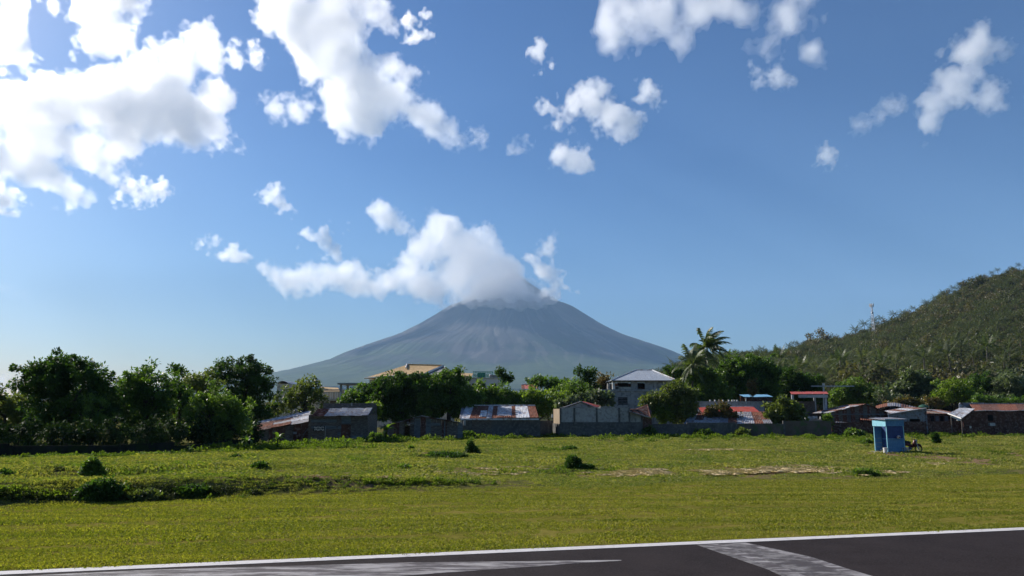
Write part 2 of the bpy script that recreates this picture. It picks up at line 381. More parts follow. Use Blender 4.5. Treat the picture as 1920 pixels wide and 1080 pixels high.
_D = []
for (px, py, rx, ry, k_) in [(1800, 862, 75, 9, 1.0), (1735, 853, 50, 4, .9), (1670, 851, 45, 3, 1.0), (1440, 884, 110, 7, .7), (1200, 889, 60, 5, .6), (930, 886, 90, 5, .5), (640, 905, 150, 7, .45), (330, 938, 90, 6, .6), (1890, 850, 60, 8, .5), (1110, 893, 60, 4, .4), (800, 850, 60, 5, .4)]:
    c_ = gp(px, py); e_ = gp(px, py + ry); f_ = gp(px, py - ry); _D.append((c_.x, c_.y, rx * c_.y / F, max(.5, abs(f_.y - e_.y) / 2), k_))
def dirt(x, y):
    d = 0 * x
    for cx, cy, sx, sy, k_ in _D: d = np.maximum(d, k_ * np.exp(-((x - cx) / sx) ** 2 - ((y - cy) / sy) ** 2))
    return np.clip((d - 0.05 + 0.9 * fbm2(x / 1.3, y / 1.3, 3, 91)) * 2.2, 0, 1) * (d > 0.05)

def make_ground():
    ys = [-2600, -1200, -600, -300, -150, -80, -40, -20, -8, 0, 6, 10, 12, 13.5]
    while ys[-1] < 125: ys.append(ys[-1] * 1.0062)
    while ys[-1] < 22500: ys.append(ys[-1] * 1.12)
    ys = np.array(ys); u = np.linspace(-1, 1, 430)
    u = np.sign(u) * np.abs(u) ** 1.15
    wd = 34 + 1.05 * np.abs(ys)
    X = wd[:, None] * u[None]; Y = ys[:, None] + 0 * X
    Z = G(X, Y)
    V = np.stack([X, Y, Z], -1).reshape(-1, 3); nc = len(u)
    i = np.arange(len(ys) - 1)[:, None] * nc + np.arange(nc - 1)[None]
    Q = np.stack([i, i + 1, i + 1 + nc, i + nc], -1).reshape(-1, 4)
    xc, yc = X[:-1, :-1], Y[:-1, :-1]
    s = S_(xc, yc); m = MOWN(xc)
    rough = sstep(m - 0.3, m + 0.8, s); rough = np.where(rough > 0.5, rough + dirt(xc, yc), rough)
    m_, N, L = nm('field_soil')
    out = N.new('ShaderNodeOutputMaterial'); b = N.new('ShaderNodeBsdfDiffuse')
    geo = N.new('ShaderNodeNewGeometry'); at_ = N.new('ShaderNodeAttribute'); at_.attribute_name = 'tint'
    n1 = N.new('ShaderNodeTexNoise'); n1.inputs['Scale'].default_value = 0.35; n1.inputs['Detail'].default_value = 8; n1.inputs['Roughness'].default_value = 0.7
    n2 = N.new('ShaderNodeTexNoise'); n2.inputs['Scale'].default_value = 5; n2.inputs['Detail'].default_value = 5
    L.new(geo.outputs['Position'], n1.inputs['Vector']); L.new(geo.outputs['Position'], n2.inputs['Vector'])
    ra = N.new('ShaderNodeValToRGB'); ra.color_ramp.elements[0].color = (0.11, 0.11, 0.018, 1); ra.color_ramp.elements[1].color = (0.21, 0.175, 0.045, 1)
    rb = N.new('ShaderNodeValToRGB'); rb.color_ramp.elements[0].color = (0.06, 0.08, 0.02, 1); rb.color_ramp.elements[1].color = (0.17, 0.14, 0.06, 1)
    for r_ in (ra, rb): r_.color_ramp.elements[0].position = 0.35; r_.color_ramp.elements[1].position = 0.68; L.new(n1.outputs['Fac'], r_.inputs[0])
    mx = N.new('ShaderNodeMix'); mx.data_type = 'RGBA'; L.new(at_.outputs['Fac'], mx.inputs['Factor']); L.new(ra.outputs[0], mx.inputs[6]); L.new(rb.outputs[0], mx.inputs[7])
    mr = N.new('ShaderNodeMapRange'); mr.inputs['From Min'].default_value = 1.0; mr.inputs['From Max'].default_value = 2.0; L.new(at_.outputs['Fac'], mr.inputs['Value'])
    md_ = N.new('ShaderNodeMix'); md_.data_type = 'RGBA'; L.new(mr.outputs[0], md_.inputs['Factor']); L.new(mx.outputs[2], md_.inputs[6]); md_.inputs[7].default_value = (0.20, 0.135, 0.080, 1)
    mu = N.new('ShaderNodeMix'); mu.data_type = 'RGBA'; mu.blend_type = 'MULTIPLY'; mu.inputs['Factor'].default_value = 0.6
    r3 = N.new('ShaderNodeValToRGB'); r3.color_ramp.elements[0].color = (0.45, 0.45, 0.45, 1); r3.color_ramp.elements[0].position = 0.3; r3.color_ramp.elements[1].position = 0.6
    L.new(n2.outputs['Fac'], r3.inputs[0]); L.new(md_.outputs[2], mu.inputs[6]); L.new(r3.outputs[0], mu.inputs[7])
    L.new(mu.outputs[2], b.inputs['Color']); L.new(b.outputs[0], out.inputs[0])
    me = np_mesh('ground', V, Q, m_, smooth=True, tint=rough.reshape(-1))
    o = link('ground', me); tag(o, 'grassy airfield ground running out to the volcano', kind='structure')
make_ground()

# ------------------------------------------------------------------ runway and its markings
ASPH = mat_noise('asphalt', (0.0165, 0.0128, 0.0130), (0.027, 0.0212, 0.0215), 0.8, 0.95, c3=(0.036, 0.029, 0.030), scale2=30, spec=0.08, bump=0.25)
def worn_paint(name, base, worn, keep, stretch):
    m, N, L = nm(name)
    out = N.new('ShaderNodeOutputMaterial'); b = N.new('ShaderNodeBsdfPrincipled'); b.inputs['Roughness'].default_value = 0.8; b.inputs['Specular IOR Level'].default_value = 0.25
    tc = N.new('ShaderNodeNewGeometry'); mp = N.new('ShaderNodeMapping'); mp.inputs['Rotation'].default_value = (0, 0, -RA); mp.inputs['Scale'].default_value = stretch
    L.new(tc.outputs['Position'], mp.inputs[0])
    n = N.new('ShaderNodeTexNoise'); n.inputs['Scale'].default_value = 1.0; n.inputs['Detail'].default_value = 9; n.inputs['Roughness'].default_value = 0.72; L.new(mp.outputs[0], n.inputs['Vector'])
    r = N.new('ShaderNodeValToRGB'); r.color_ramp.elements[0].position = keep - 0.04; r.color_ramp.elements[1].position = keep + 0.07
    r.color_ramp.elements[0].color = (*worn, 1); r.color_ramp.elements[1].color = (*base, 1)
    L.new(n.outputs['Fac'], r.inputs[0]); L.new(r.outputs[0], b.inputs['Base Color']); L.new(b.outputs[0], out.inputs[0])
    return m
PAINT = worn_paint('edge_paint', (0.55, 0.53, 0.53), (0.34, 0.32, 0.32), 0.40, (3, 6, 1))
PAINT_WORN = worn_paint('worn_paint', (0.30, 0.285, 0.285), (0.07, 0.06, 0.063), 0.50, (0.7, 4.0, 1))
PAINT_OLD = worn_paint('old_paint', (0.19, 0.18, 0.18), (0.060, 0.052, 0.054), 0.50, (1.3, 3.0, 1))
def slab(name, pts, z0, z1, mat, kind='structure', label=None):
    n = len(pts); V = [(x, y, z0) for x, y in pts] + [(x, y, z1) for x, y in pts]
    Fc = [tuple(range(n))[::-1], tuple(range(n, 2 * n))] + [(i, (i + 1) % n, (i + 1) % n + n, i + n) for i in range(n)]
    o = mesh_obj(name, V, Fc, mat); tag(o, label, kind=kind); return o
slab('runway', [ST2(-46, -300), ST2(-46, 500), ST2(-0.05, 500), ST2(-0.05, -300)], -0.3, 0.022, ASPH, label='dark asphalt runway')
edge = []
slab('runway_edge_line', [ST2(-0.50, -300), ST2(-0.50, 500), ST2(-0.12, 500), ST2(-0.12, -300)], 0.0265, 0.030, PAINT, label='white painted line along the runway edge')
def px_slab(name, pix, mat, label, z1=0.026):
    pts = []
    for (a, b_) in pix:
        v = P(a, b_, 10); k = (CAMH - 0.022) / (CAMH - v.z); pts.append((v.x * k, v.y * k))
    area = sum(pts[i][0] * pts[(i + 1) % len(pts)][1] - pts[(i + 1) % len(pts)][0] * pts[i][1] for i in range(len(pts)))
    if area < 0: pts = pts[::-1]
    return slab(name, pts, 0.0225, z1, mat, label=label)
wig = random.Random(3)
up_ = [(80, 1078), (300, 1068), (520, 1062), (760, 1055), (960, 1053), (1165, 1050)]
lo_ = [(1165, 1051.5), (1080, 1056), (985, 1064), (860, 1072), (700, 1084), (300, 1104), (-60, 1112), (-60, 1090)]
px_slab('runway_taper_marking', up_ + lo_, PAINT_WORN, 'worn white tapering marking on the asphalt')
px_slab('runway_cross_marking', [(1306, 1021.5), (1398, 1017.5), (1520, 1044), (1680, 1096), (1500, 1096), (1440, 1068)], PAINT_OLD, 'faded grey white stripe crossing the asphalt')

px_slab('runway_cross_marking_border', [(1322, 1021.8), (1345, 1020.8), (1420, 1044), (1540, 1092), (1512, 1096), (1400, 1046)], PAINT_WORN, 'brighter worn border on the left side of the crossing stripe', z1=0.0262)
px_slab('runway_cross_marking_border', [(1388, 1018.8), (1398, 1018.2), (1500, 1040), (1668, 1090), (1650, 1094), (1490, 1044)], PAINT_WORN, 'brighter worn border on the right side of the crossing stripe', z1=0.0262)
# ------------------------------------------------------------------ foliage materials
def mat_leaf(name, c1, c2, transl=0.35, rough=0.45, spec=0.35, noise=0.6, tcol=1.6, vary=None, nscale=0.8, stretch=None):
    """leaf: diffuse/gloss plus light through the blade; 'tint' picks between the two colours"""
    m, N, L = nm(name)
    out = N.new('ShaderNodeOutputMaterial'); at_ = N.new('ShaderNodeAttribute'); at_.attribute_name = 'tint'
    geo = N.new('ShaderNodeNewGeometry'); n = N.new('ShaderNodeTexNoise'); n.inputs['Scale'].default_value = nscale; n.inputs['Detail'].default_value = 3
    if stretch:
        mp = N.new('ShaderNodeMapping'); mp.inputs['Rotation'].default_value = (0, 0, -RA); mp.inputs['Scale'].default_value = stretch; n.inputs['Detail'].default_value = 6
        L.new(geo.outputs['Position'], mp.inputs[0]); L.new(mp.outputs[0], n.inputs['Vector'])
    else: L.new(geo.outputs['Position'], n.inputs['Vector'])
    ma = N.new('ShaderNodeMath'); ma.operation = 'MULTIPLY_ADD'; L.new(n.outputs['Fac'], ma.inputs[0]); ma.inputs[1].default_value = noise * 2; ma.inputs[2].default_value = -noise
    ad = N.new('ShaderNodeMath'); ad.operation = 'ADD'; ad.use_clamp = True; L.new(ma.outputs[0], ad.inputs[0]); L.new(at_.outputs['Fac'], ad.inputs[1])
    mx = N.new('ShaderNodeMix'); mx.data_type = 'RGBA'; L.new(ad.outputs[0], mx.inputs['Factor']); mx.inputs[6].default_value = (*c1, 1); mx.inputs[7].default_value = (*c2, 1)
    col = mx.outputs[2]
    if vary:
        oi = N.new('ShaderNodeObjectInfo'); m2 = N.new('ShaderNodeMix'); m2.data_type = 'RGBA'
        k = N.new('ShaderNodeMath'); k.operation = 'MULTIPLY'; k.inputs[1].default_value = 0.75; L.new(oi.outputs['Random'], k.inputs[0])
        L.new(k.outputs[0], m2.inputs['Factor']); L.new(col, m2.inputs[6]); m2.inputs[7].default_value = (*vary, 1); col = m2.outputs[2]
    b = N.new('ShaderNodeBsdfPrincipled'); b.inputs['Roughness'].default_value = rough; b.inputs['Specular IOR Level'].default_value = spec
    L.new(col, b.inputs['Base Color'])
    sc = N.new('ShaderNodeMix'); sc.data_type = 'RGBA'; sc.blend_type = 'MULTIPLY'; sc.inputs['Factor'].default_value = 1; L.new(col, sc.inputs[6]); sc.inputs[7].default_value = (tcol * 1.1, tcol * 1.25, tcol * 0.5, 1); sc.clamp_result = True
    t = N.new('ShaderNodeBsdfTranslucent'); L.new(sc.outputs[2], t.inputs['Color'])
    ms = N.new('ShaderNodeMixShader'); ms.inputs[0].default_value = transl; L.new(b.outputs[0], ms.inputs[1]); L.new(t.outputs[0], ms.inputs[2])
    L.new(ms.outputs[0], out.inputs[0])
    return m
LEAF = {
 'dark': mat_leaf('leaf_dark', (0.023, 0.051, 0.013), (0.068, 0.123, 0.021), 0.32, rough=.55, spec=.18),
 'mango': mat_leaf('leaf_mango', (0.036, 0.075, 0.015), (0.112, 0.181, 0.025), 0.36),
 'mid': mat_leaf('leaf_mid', (0.053, 0.095, 0.018), (0.144, 0.207, 0.034), 0.40),
 'bright': mat_leaf('leaf_bright', (0.075, 0.125, 0.016), (0.185, 0.235, 0.036), 0.45),
 'olive': mat_leaf('leaf_olive', (0.063, 0.084, 0.025), (0.156, 0.181, 0.045), 0.36),
 'rusty': mat_leaf('leaf_rusty', (0.050, 0.060, 0.020), (0.160, 0.100, 0.036), 0.36),
 'pale': mat_leaf('leaf_pale', (0.060, 0.084, 0.043), (0.165, 0.193, 0.110), 0.30),
 'palm': mat_leaf('leaf_palm', (0.048, 0.070, 0.025), (0.104, 0.127, 0.044), 0.30),
 'hill': mat_leaf('leaf_hill', (0.034, 0.050, 0.024), (0.100, 0.110, 0.046), 0.28, vary=(0.135, 0.100, 0.058), noise=1.1, nscale=0.022, spec=0.3),
 'hillpalm': mat_leaf('leaf_hill_palm', (0.046, 0.060, 0.034), (0.125, 0.132, 0.070), 0.28, vary=(0.070, 0.085, 0.050), noise=0.9, nscale=0.022, spec=0.12, rough=0.6),
 'scrub': mat_leaf('leaf_scrub', (0.026, 0.042, 0.016), (0.072, 0.079, 0.026), 0.16, rough=.7, spec=.08),
 'shade': mat_leaf('leaf_shade_painted', (0.014, 0.029, 0.011), (0.047, 0.079, 0.022), 0.12, rough=.7, spec=.06),  # darker leaf colour that holds the shade under the left grove
 'banana': mat_leaf('leaf_banana', (0.080, 0.130, 0.020), (0.190, 0.230, 0.040), 0.50),
}
BARK = mat_noise('bark', (0.035, 0.026, 0.02), (0.10, 0.085, 0.07), 4, 0.95, spec=0.1)
BARK_PALE = mat_noise('pale_bark', (0.10, 0.09, 0.075), (0.22, 0.20, 0.17), 3, 0.95, spec=0.1)

# ------------------------------------------------------------------ grass by geometry nodes on point clouds
LIB = bpy.data.collections.new('library')       # source tufts, never linked to the scene
def blades(n, rad, h0, h1, w, lean, g, flat=0.0, curl=0.35):
    a = g.random(n) * 2 * math.pi; r = rad * np.sqrt(g.random(n)); bx, by = r * np.cos(a), r * np.sin(a)
    h = h0 + (h1 - h0) * g.random(n); da = g.random(n) * 2 * math.pi; ln = lean * (0.3 + g.random(n))
    dx, dy = np.cos(da), np.sin(da); sx, sy = -dy * w / 2, dx * w / 2
    z0 = np.zeros(n) - 0.01; up = 1 - flat
    p = np.stack([np.stack([bx - sx, by - sy, z0], 1), np.stack([bx + sx, by + sy, z0], 1),
                  np.stack([bx + dx * ln * h * 0.45 + sx * .7, by + dy * ln * h * 0.45 + sy * .7, h * 0.62 * up + flat * 0.04], 1),
                  np.stack([bx + dx * ln * h * 1.15, by + dy * ln * h * 1.15, h * (1 - curl * lean) * up + flat * 0.05 * g.random(n)], 1)], 1)
    Q = np.arange(n * 4).reshape(n, 4)
    return p.reshape(-1, 3), Q, g.random(n)
def scatter(name, label, pts, rots, scales, protos, kind='stuff', seed=0, tilt=None):
    """one object: a point cloud whose geometry nodes put the source tufts on every point"""
    cl = bpy.data.collections.new(name + '_sources'); LIB.children.link(cl)
    for p in protos: cl.objects.link(p)
    me = bpy.data.meshes.new(name); n = len(pts)
    me.vertices.add(n); me.vertices.foreach_set('co', np.asarray(pts, np.float32).ravel())
    ar = me.attributes.new('rot', 'FLOAT_VECTOR', 'POINT'); R = np.zeros((n, 3), np.float32); R[:, 2] = rots
    if tilt is not None: R[:, 0] = tilt[:, 0]; R[:, 1] = tilt[:, 1]
    ar.data.foreach_set('vector', R.ravel())
    s_ = me.attributes.new('scl', 'FLOAT', 'POINT'); s_.data.foreach_set('value', np.asarray(scales, np.float32))
    ix = me.attributes.new('pick', 'INT', 'POINT'); ix.data.foreach_set('value', np.random.default_rng(seed).integers(0, len(protos), n).astype(np.int32))
    o = link(name, me); tag(o, label, kind=kind)
    ng = bpy.data.node_groups.new(name + '_scatter', 'GeometryNodeTree')
    ng.interface.new_socket('Geometry', in_out='INPUT', socket_type='NodeSocketGeometry'); ng.interface.new_socket('Geometry', in_out='OUTPUT', socket_type='NodeSocketGeometry')
    N, L = ng.nodes, ng.links
    gi, go = N.new('NodeGroupInput'), N.new('NodeGroupOutput')
    ci = N.new('GeometryNodeCollectionInfo'); ci.inputs['Collection'].default_value = cl; ci.inputs['Separate Children'].default_value = True; ci.inputs['Reset Children'].default_value = True
    ip = N.new('GeometryNodeInstanceOnPoints'); ip.inputs['Pick Instance'].default_value = True
    def named(t, nme):
        a = N.new('GeometryNodeInputNamedAttribute'); a.data_type = t; a.inputs['Name'].default_value = nme; return a.outputs['Attribute']
    L.new(gi.outputs[0], ip.inputs['Points']); L.new(ci.outputs[0], ip.inputs['Instance'])
    L.new(named('FLOAT_VECTOR', 'rot'), ip.inputs['Rotation']); L.new(named('FLOAT', 'scl'), ip.inputs['Scale']); L.new(named('INT', 'pick'), ip.inputs['Instance Index'])
    L.new(ip.outputs[0], go.inputs[0])
    md = o.modifiers.new('scatter', 'NODES'); md.node_group = ng
    return o
def proto(name, V, Q, tint, mat, smooth=False):
    return bpy.data.objects.new(name, np_mesh(name, V, Q, mat, tint=tint, smooth=smooth))

GR_MOWN = mat_leaf('mown_grass', (0.112, 0.138, 0.016), (0.310, 0.275, 0.046), 0.42, rough=0.6, spec=0.15, noise=1.0, tcol=1.3, nscale=1.0, stretch=(0.12, 1.3, 1))
GR_ROUGH = mat_leaf('rough_grass', (0.095, 0.140, 0.022), (0.30, 0.265, 0.070), 0.42, rough=0.6, spec=0.15, noise=0.9, tcol=1.3, nscale=0.28)
GR_WEED = mat_leaf('weed_leaf', (0.050, 0.088, 0.010), (0.150, 0.190, 0.026), 0.42, rough=0.6, spec=0.10, noise=0.6, nscale=0.5)
STRAW = mat_leaf('dry_straw', (0.34, 0.25, 0.13), (0.62, 0.50, 0.31), 0.15, rough=0.8, spec=0.1, noise=0.3, tcol=1.0)

def field_points(n, y0, y1, smin, smax, g, dens=None, power=1.0):
    """random points of the field in the visible wedge, a bit wider than the frame"""
    y = y0 + (y1 - y0) * g.random(n) ** power; x = (g.random(n) * 2 - 1) * (0.72 * y + 6)
    s = S_(x, y); m = MOWN(x)
    lo = m if smin is None else smin; hi = m + 0.6 * (g.random(n) - 0.3) if smax is None else smax
    k = (s > lo) & (s < hi)
    if dens is not None: k &= g.random(n) < dens(x, y)
    return x[k], y[k]
def edge_y(px):
    X = [-400, 0, 100, 300, 400, 480, 560, 640, 700, 760, 860, 950, 1010, 1100, 1200, 1300, 1450, 1560, 1640, 1750, 1850, 1920, 2400]
    Yp = [858, 858, 856, 852, 842, 838, 833, 828, 823, 822, 819, 818, 815, 816, 818.5, 818, 817.5, 817, 816, 815, 812, 812, 812]
    return np.interp(px, X, Yp)
def proj(x, y, z):
    """photo pixel of a world point"""
    zz = z - CAMH; d = y * CT + zz * ST; v = -y * ST + zz * CT
    return 960 + F * x / d, 540 - F * v / d

g = np.random.default_rng(21)
mown = [proto('mown_tuft', *blades(70, 0.30, 0.03, 0.075, 0.014, 0.8, g), GR_MOWN) for _ in range(5)]
x, y = field_points(34000, 14, 46, 0.06, None, g)
tt, sv = T_(x, y), S_(x, y)
streak = fbm2(tt / 7.0, sv / 0.42, 3, 71)
k = g.random(len(x)) < np.clip(0.78 + 2.6 * streak, 0.06, 1); x, y, streak = x[k], y[k], streak[k]
scatter('mown_grass', 'short yellow green mown grass beside the runway', np.stack([x, y, G(x, y)], 1), g.random(len(x)) * 6.28, (0.6 + 0.6 * g.random(len(x)) * (0.4 + 1.2 * vnoise2(x / 1.5, y / 1.5, 9) ** 2)) * (1 + 0.9 * np.clip(streak, -.3, .3)), mown)
rough = [proto('rough_tuft', *blades(56, 0.42, 0.05, 0.15, 0.020, 0.8, g), GR_ROUGH) for _ in range(6)]
def dn(x, y):
    return np.clip(0.7 + 2.0 * fbm2(x / 3.5, y / 3.5, 3, 3), 0.3, 1) * np.clip(34 / y + 0.2, 0, 1) * (1 - 0.93 * dirt(x, y))
x, y = field_points(110000, 24, 112, None, 400, g, dn)
px_, py_ = proj(x, y, G(x, y)); k = py_ > edge_y(px_) - 1; x, y = x[k], y[k]
bigness = 0.55 + 1.0 * np.clip(0.5 + 2.2 * fbm2(x / 2.6, y / 2.6, 3, 31), 0, 1.3)
scatter('rough_grass', 'uneven green rough grass of the field behind the mown strip', np.stack([x, y, G(x, y)], 1), g.random(len(x)) * 6.28, bigness * (0.75 + 0.5 * g.random(len(x))) * (0.45 + 0.55 * sstep(0, 4, S_(x, y) - MOWN(x))), rough)
print('grass', len(x))

# leafy weeds: along the foot of the walls, on the bank and in loose patches
def leafball(nc, rad, cr, n, L_, W_, g, flat=0.7, cen=None):
    """leaves in clumps; returns V, Q, tint"""
    if cen is None:
        d = g.normal(size=(nc, 3)); d /= np.linalg.norm(d, axis=1)[:, None]; d[:, 2] = np.abs(d[:, 2])
        cen = d * np.array([rad, rad, rad * flat]) * (0.5 + 0.5 * g.random((nc, 1)))
    return leaves(cen, np.full(len(cen), cr), n, L_, W_, g)
def leaves(cen, cr, n, L_, W_, g, out_c=None, tint_c=None, droop=0.25):
    nc = len(cen); N_ = nc * n
    c = np.repeat(cen, n, 0); r = np.repeat(cr, n)
    d = g.normal(size=(N_, 3)); d /= np.linalg.norm(d, axis=1)[:, None]
    rad = r * g.random(N_) ** 0.45
    p = c + d * rad[:, None] * np.array([1, 1, 0.8])
    dr = d + g.normal(size=(N_, 3)) * 0.55; dr[:, 2] -= droop; dr /= np.linalg.norm(dr, axis=1)[:, None]
    nrm = d * 0.6 + g.normal(size=(N_, 3)) * 0.6 + np.array([0, 0, 0.55])
    sd = np.cross(dr, nrm); sd /= np.linalg.norm(sd, axis=1)[:, None] + 1e-9
    Ls = (L_ * (0.65 + 0.7 * g.random(N_)))[:, None]; Ws = Ls * W_ / L_ / 2
    up = np.cross(sd, dr)
    v = np.stack([p, p + dr * Ls * 0.5 + sd * Ws + up * Ls * 0.06, p + dr * Ls, p + dr * Ls * 0.5 - sd * Ws + up * Ls * 0.06], 1)
    tc = g.random(nc) if tint_c is None else tint_c
    tint = np.clip(np.repeat(tc, n) * 0.7 + 0.3 * g.random(N_), 0, 1)
    return v.reshape(-1, 3), np.arange(N_ * 4).reshape(N_, 4), tint
weeds = [proto('weed_clump', *leafball(9, 0.38, 0.17, 16, 0.15, 0.08, g), GR_WEED) for _ in range(6)]
P_, R_, S2 = [], [], []
for i in range(2600):
    px = g.random() * 2100 - 90; ey = float(edge_y(px))
    a = gp(px, ey + 1.0 + abs(g.normal()) * (3.0 if px > 380 else 1.2)); P_.append(tuple(a)); S2.append((0.4 + 1.3 * g.random() ** 3) * (1.0 if px > 380 else 0.55))
def patch(px, py, sx, sy, n, s0, s1):
    for _ in range(n):
        a = gp(px + g.normal() * sx * 0.5, py + g.normal() * sy * 0.5); P_.append(tuple(a)); S2.append(s0 + (s1 - s0) * g.random())
for a in [(640, 838, 60, 6, 80, .5, 1.1), (570, 838, 50, 5, 60, .4, .9), (700, 824, 50, 5, 70, .6, 1.2), (800, 822, 40, 3, 30, .4, .9), (745, 820, 60, 3, 30, .4, .9), (1590, 824, 50, 6, 70, .4, 1.0), (1625, 829, 20, 5, 30, .5, 1.1),
          (60, 930, 110, 6, 110, .3, .6), (20, 920, 40, 5, 40, .3, .6), (300, 925, 120, 8, 110, .25, .55), (130, 878, 130, 4, 60, .3, .6), (330, 872, 120, 4, 50, .3, .55), (830, 855, 60, 6, 50, .4, .8),
          (800, 905, 120, 5, 70, .25, .6), (720, 902, 60, 4, 22, .2, .4), (1060, 884, 110, 8, 110, .25, .6), (1040, 843, 60, 4, 35, .3, .7), (1600, 886, 70, 7, 60, .25, .6), (1860, 850, 60, 8, 50, .3, .7), (1780, 825, 60, 4, 50, .3, .7), (1850, 815, 60, 3, 50, .5, 1.1), (660, 862, 60, 3, 30, .3, .6), (1240, 838, 80, 3, 30, .25, .5), (560, 905, 200, 12, 90, .2, .4)]:
    patch(*a)
P_ = np.array(P_); P_[:, 2] = G(P_[:, 0], P_[:, 1]) - 0.03
scatter('weeds', 'leafy green weeds along the wall foot and over the field', P_, g.random(len(P_)) * 6.28, np.array(S2), weeds)
scrub = [proto('scrub_clump', *leafball(9, 0.34, 0.16, 18, 0.12, 0.06, g), LEAF['scrub']) for _ in range(5)]  # dark weeds whose colour also paints the shade of the bank face
P0, S0 = P_, S2; P_, S2 = [], []
for a in [(50, 928, 110, 7, 130, .35, .7), (240, 932, 90, 7, 110, .35, .7), (330, 922, 100, 8, 150, .4, .8), (430, 925, 70, 6, 40, .3, .55), (820, 858, 50, 4, 40, .4, .7), (560, 912, 160, 6, 22, .2, .35), (750, 902, 110, 5, 18, .2, .35), (1060, 885, 80, 6, 70, .3, .6), (110, 880, 120, 3, 60, .3, .6), (240, 876, 60, 3, 30, .3, .5), (340, 872, 100, 3, 40, .25, .5), (480, 882, 40, 3, 16, .3, .5), (660, 861, 45, 2, 18, .3, .5), (1620, 888, 40, 4, 24, .3, .6), (760, 880, 30, 2, 10, .3, .5)]:
    patch(*a)
Pn = np.array(P_); Pn[:, 2] = G(Pn[:, 0], Pn[:, 1]) - 0.03
scatter('dark_scrub', 'dark low scrub growing on the bank and hollows of the field', Pn, g.random(len(Pn)) * 6.28, np.array(S2), scrub)
P_, S2 = P0, S0
# dead cut grass
straw = [proto('straw_tuft', *blades(55, 0.34, 0.14, 0.34, 0.02, 1.6, g, flat=0.75), STRAW) for _ in range(4)]
P_, S2 = [], []
for a in [(1200, 889, 60, 5, 42, .4, 1.0), (1165, 893, 60, 3, 16, .3, .8), (1220, 884, 30, 4, 18, .4, 1.0), (1345, 889, 40, 4, 28, .4, 1.0), (1420, 887, 70, 4, 46, .5, 1.1), (1475, 881, 60, 5, 46, .5, 1.1), (1530, 885, 50, 5, 44, .5, 1.1), (1455, 871, 40, 2, 14, .4, .9), (880, 890, 90, 4, 22, .3, .7), (960, 881, 70, 3, 24, .4, .8),
          (1340, 845, 50, 2, 22, .5, 1), (1748, 873, 22, 2, 16, .5, .8), (1660, 888, 60, 4, 18, .3, .7), (1405, 846, 30, 1, 6, .5, .8), (700, 894, 90, 5, 14, .2, .5)]:
    patch(*a)
P_ = np.array(P_); P_[:, 2] = G(P_[:, 0], P_[:, 1]) + 0.08
scatter('dead_grass', 'pale straw coloured dead grass lying at the edge of the mown strip', P_, g.random(len(P_)) * 6.28, np.array(S2), straw)

# ------------------------------------------------------------------ trees
def tube(pts, rad, n=7, cap=True):
    """tapered tube along points; returns verts, faces"""
    pts = [Vector(p) for p in pts]; V, Fc = [], []
    for i, p in enumerate(pts):
        t = (pts[min(i + 1, len(pts) - 1)] - pts[max(i - 1, 0)]).normalized()
        a = t.cross(Vector((0.31, 0.9, 0.2))).normalized(); b = t.cross(a)
        for k in range(n):
            an = 2 * math.pi * k / n; V.append(p + (a * math.cos(an) + b * math.sin(an)) * rad[i])
    for i in range(len(pts) - 1):
        for k in range(n): Fc.append((i * n + k, i * n + (k + 1) % n, (i + 1) * n + (k + 1) % n, (i + 1) * n + k))
    if cap: Fc.append(tuple(range(n))[::-1]); Fc.append(tuple(range((len(pts) - 1) * n, len(pts) * n)))
    return V, Fc
def join(parts):
    V, Fc = [], []
    for v, f in parts:
        o = len(V); V += [tuple(p) for p in v]; Fc += [tuple(i + o for i in q) for q in f]
    return V, Fc

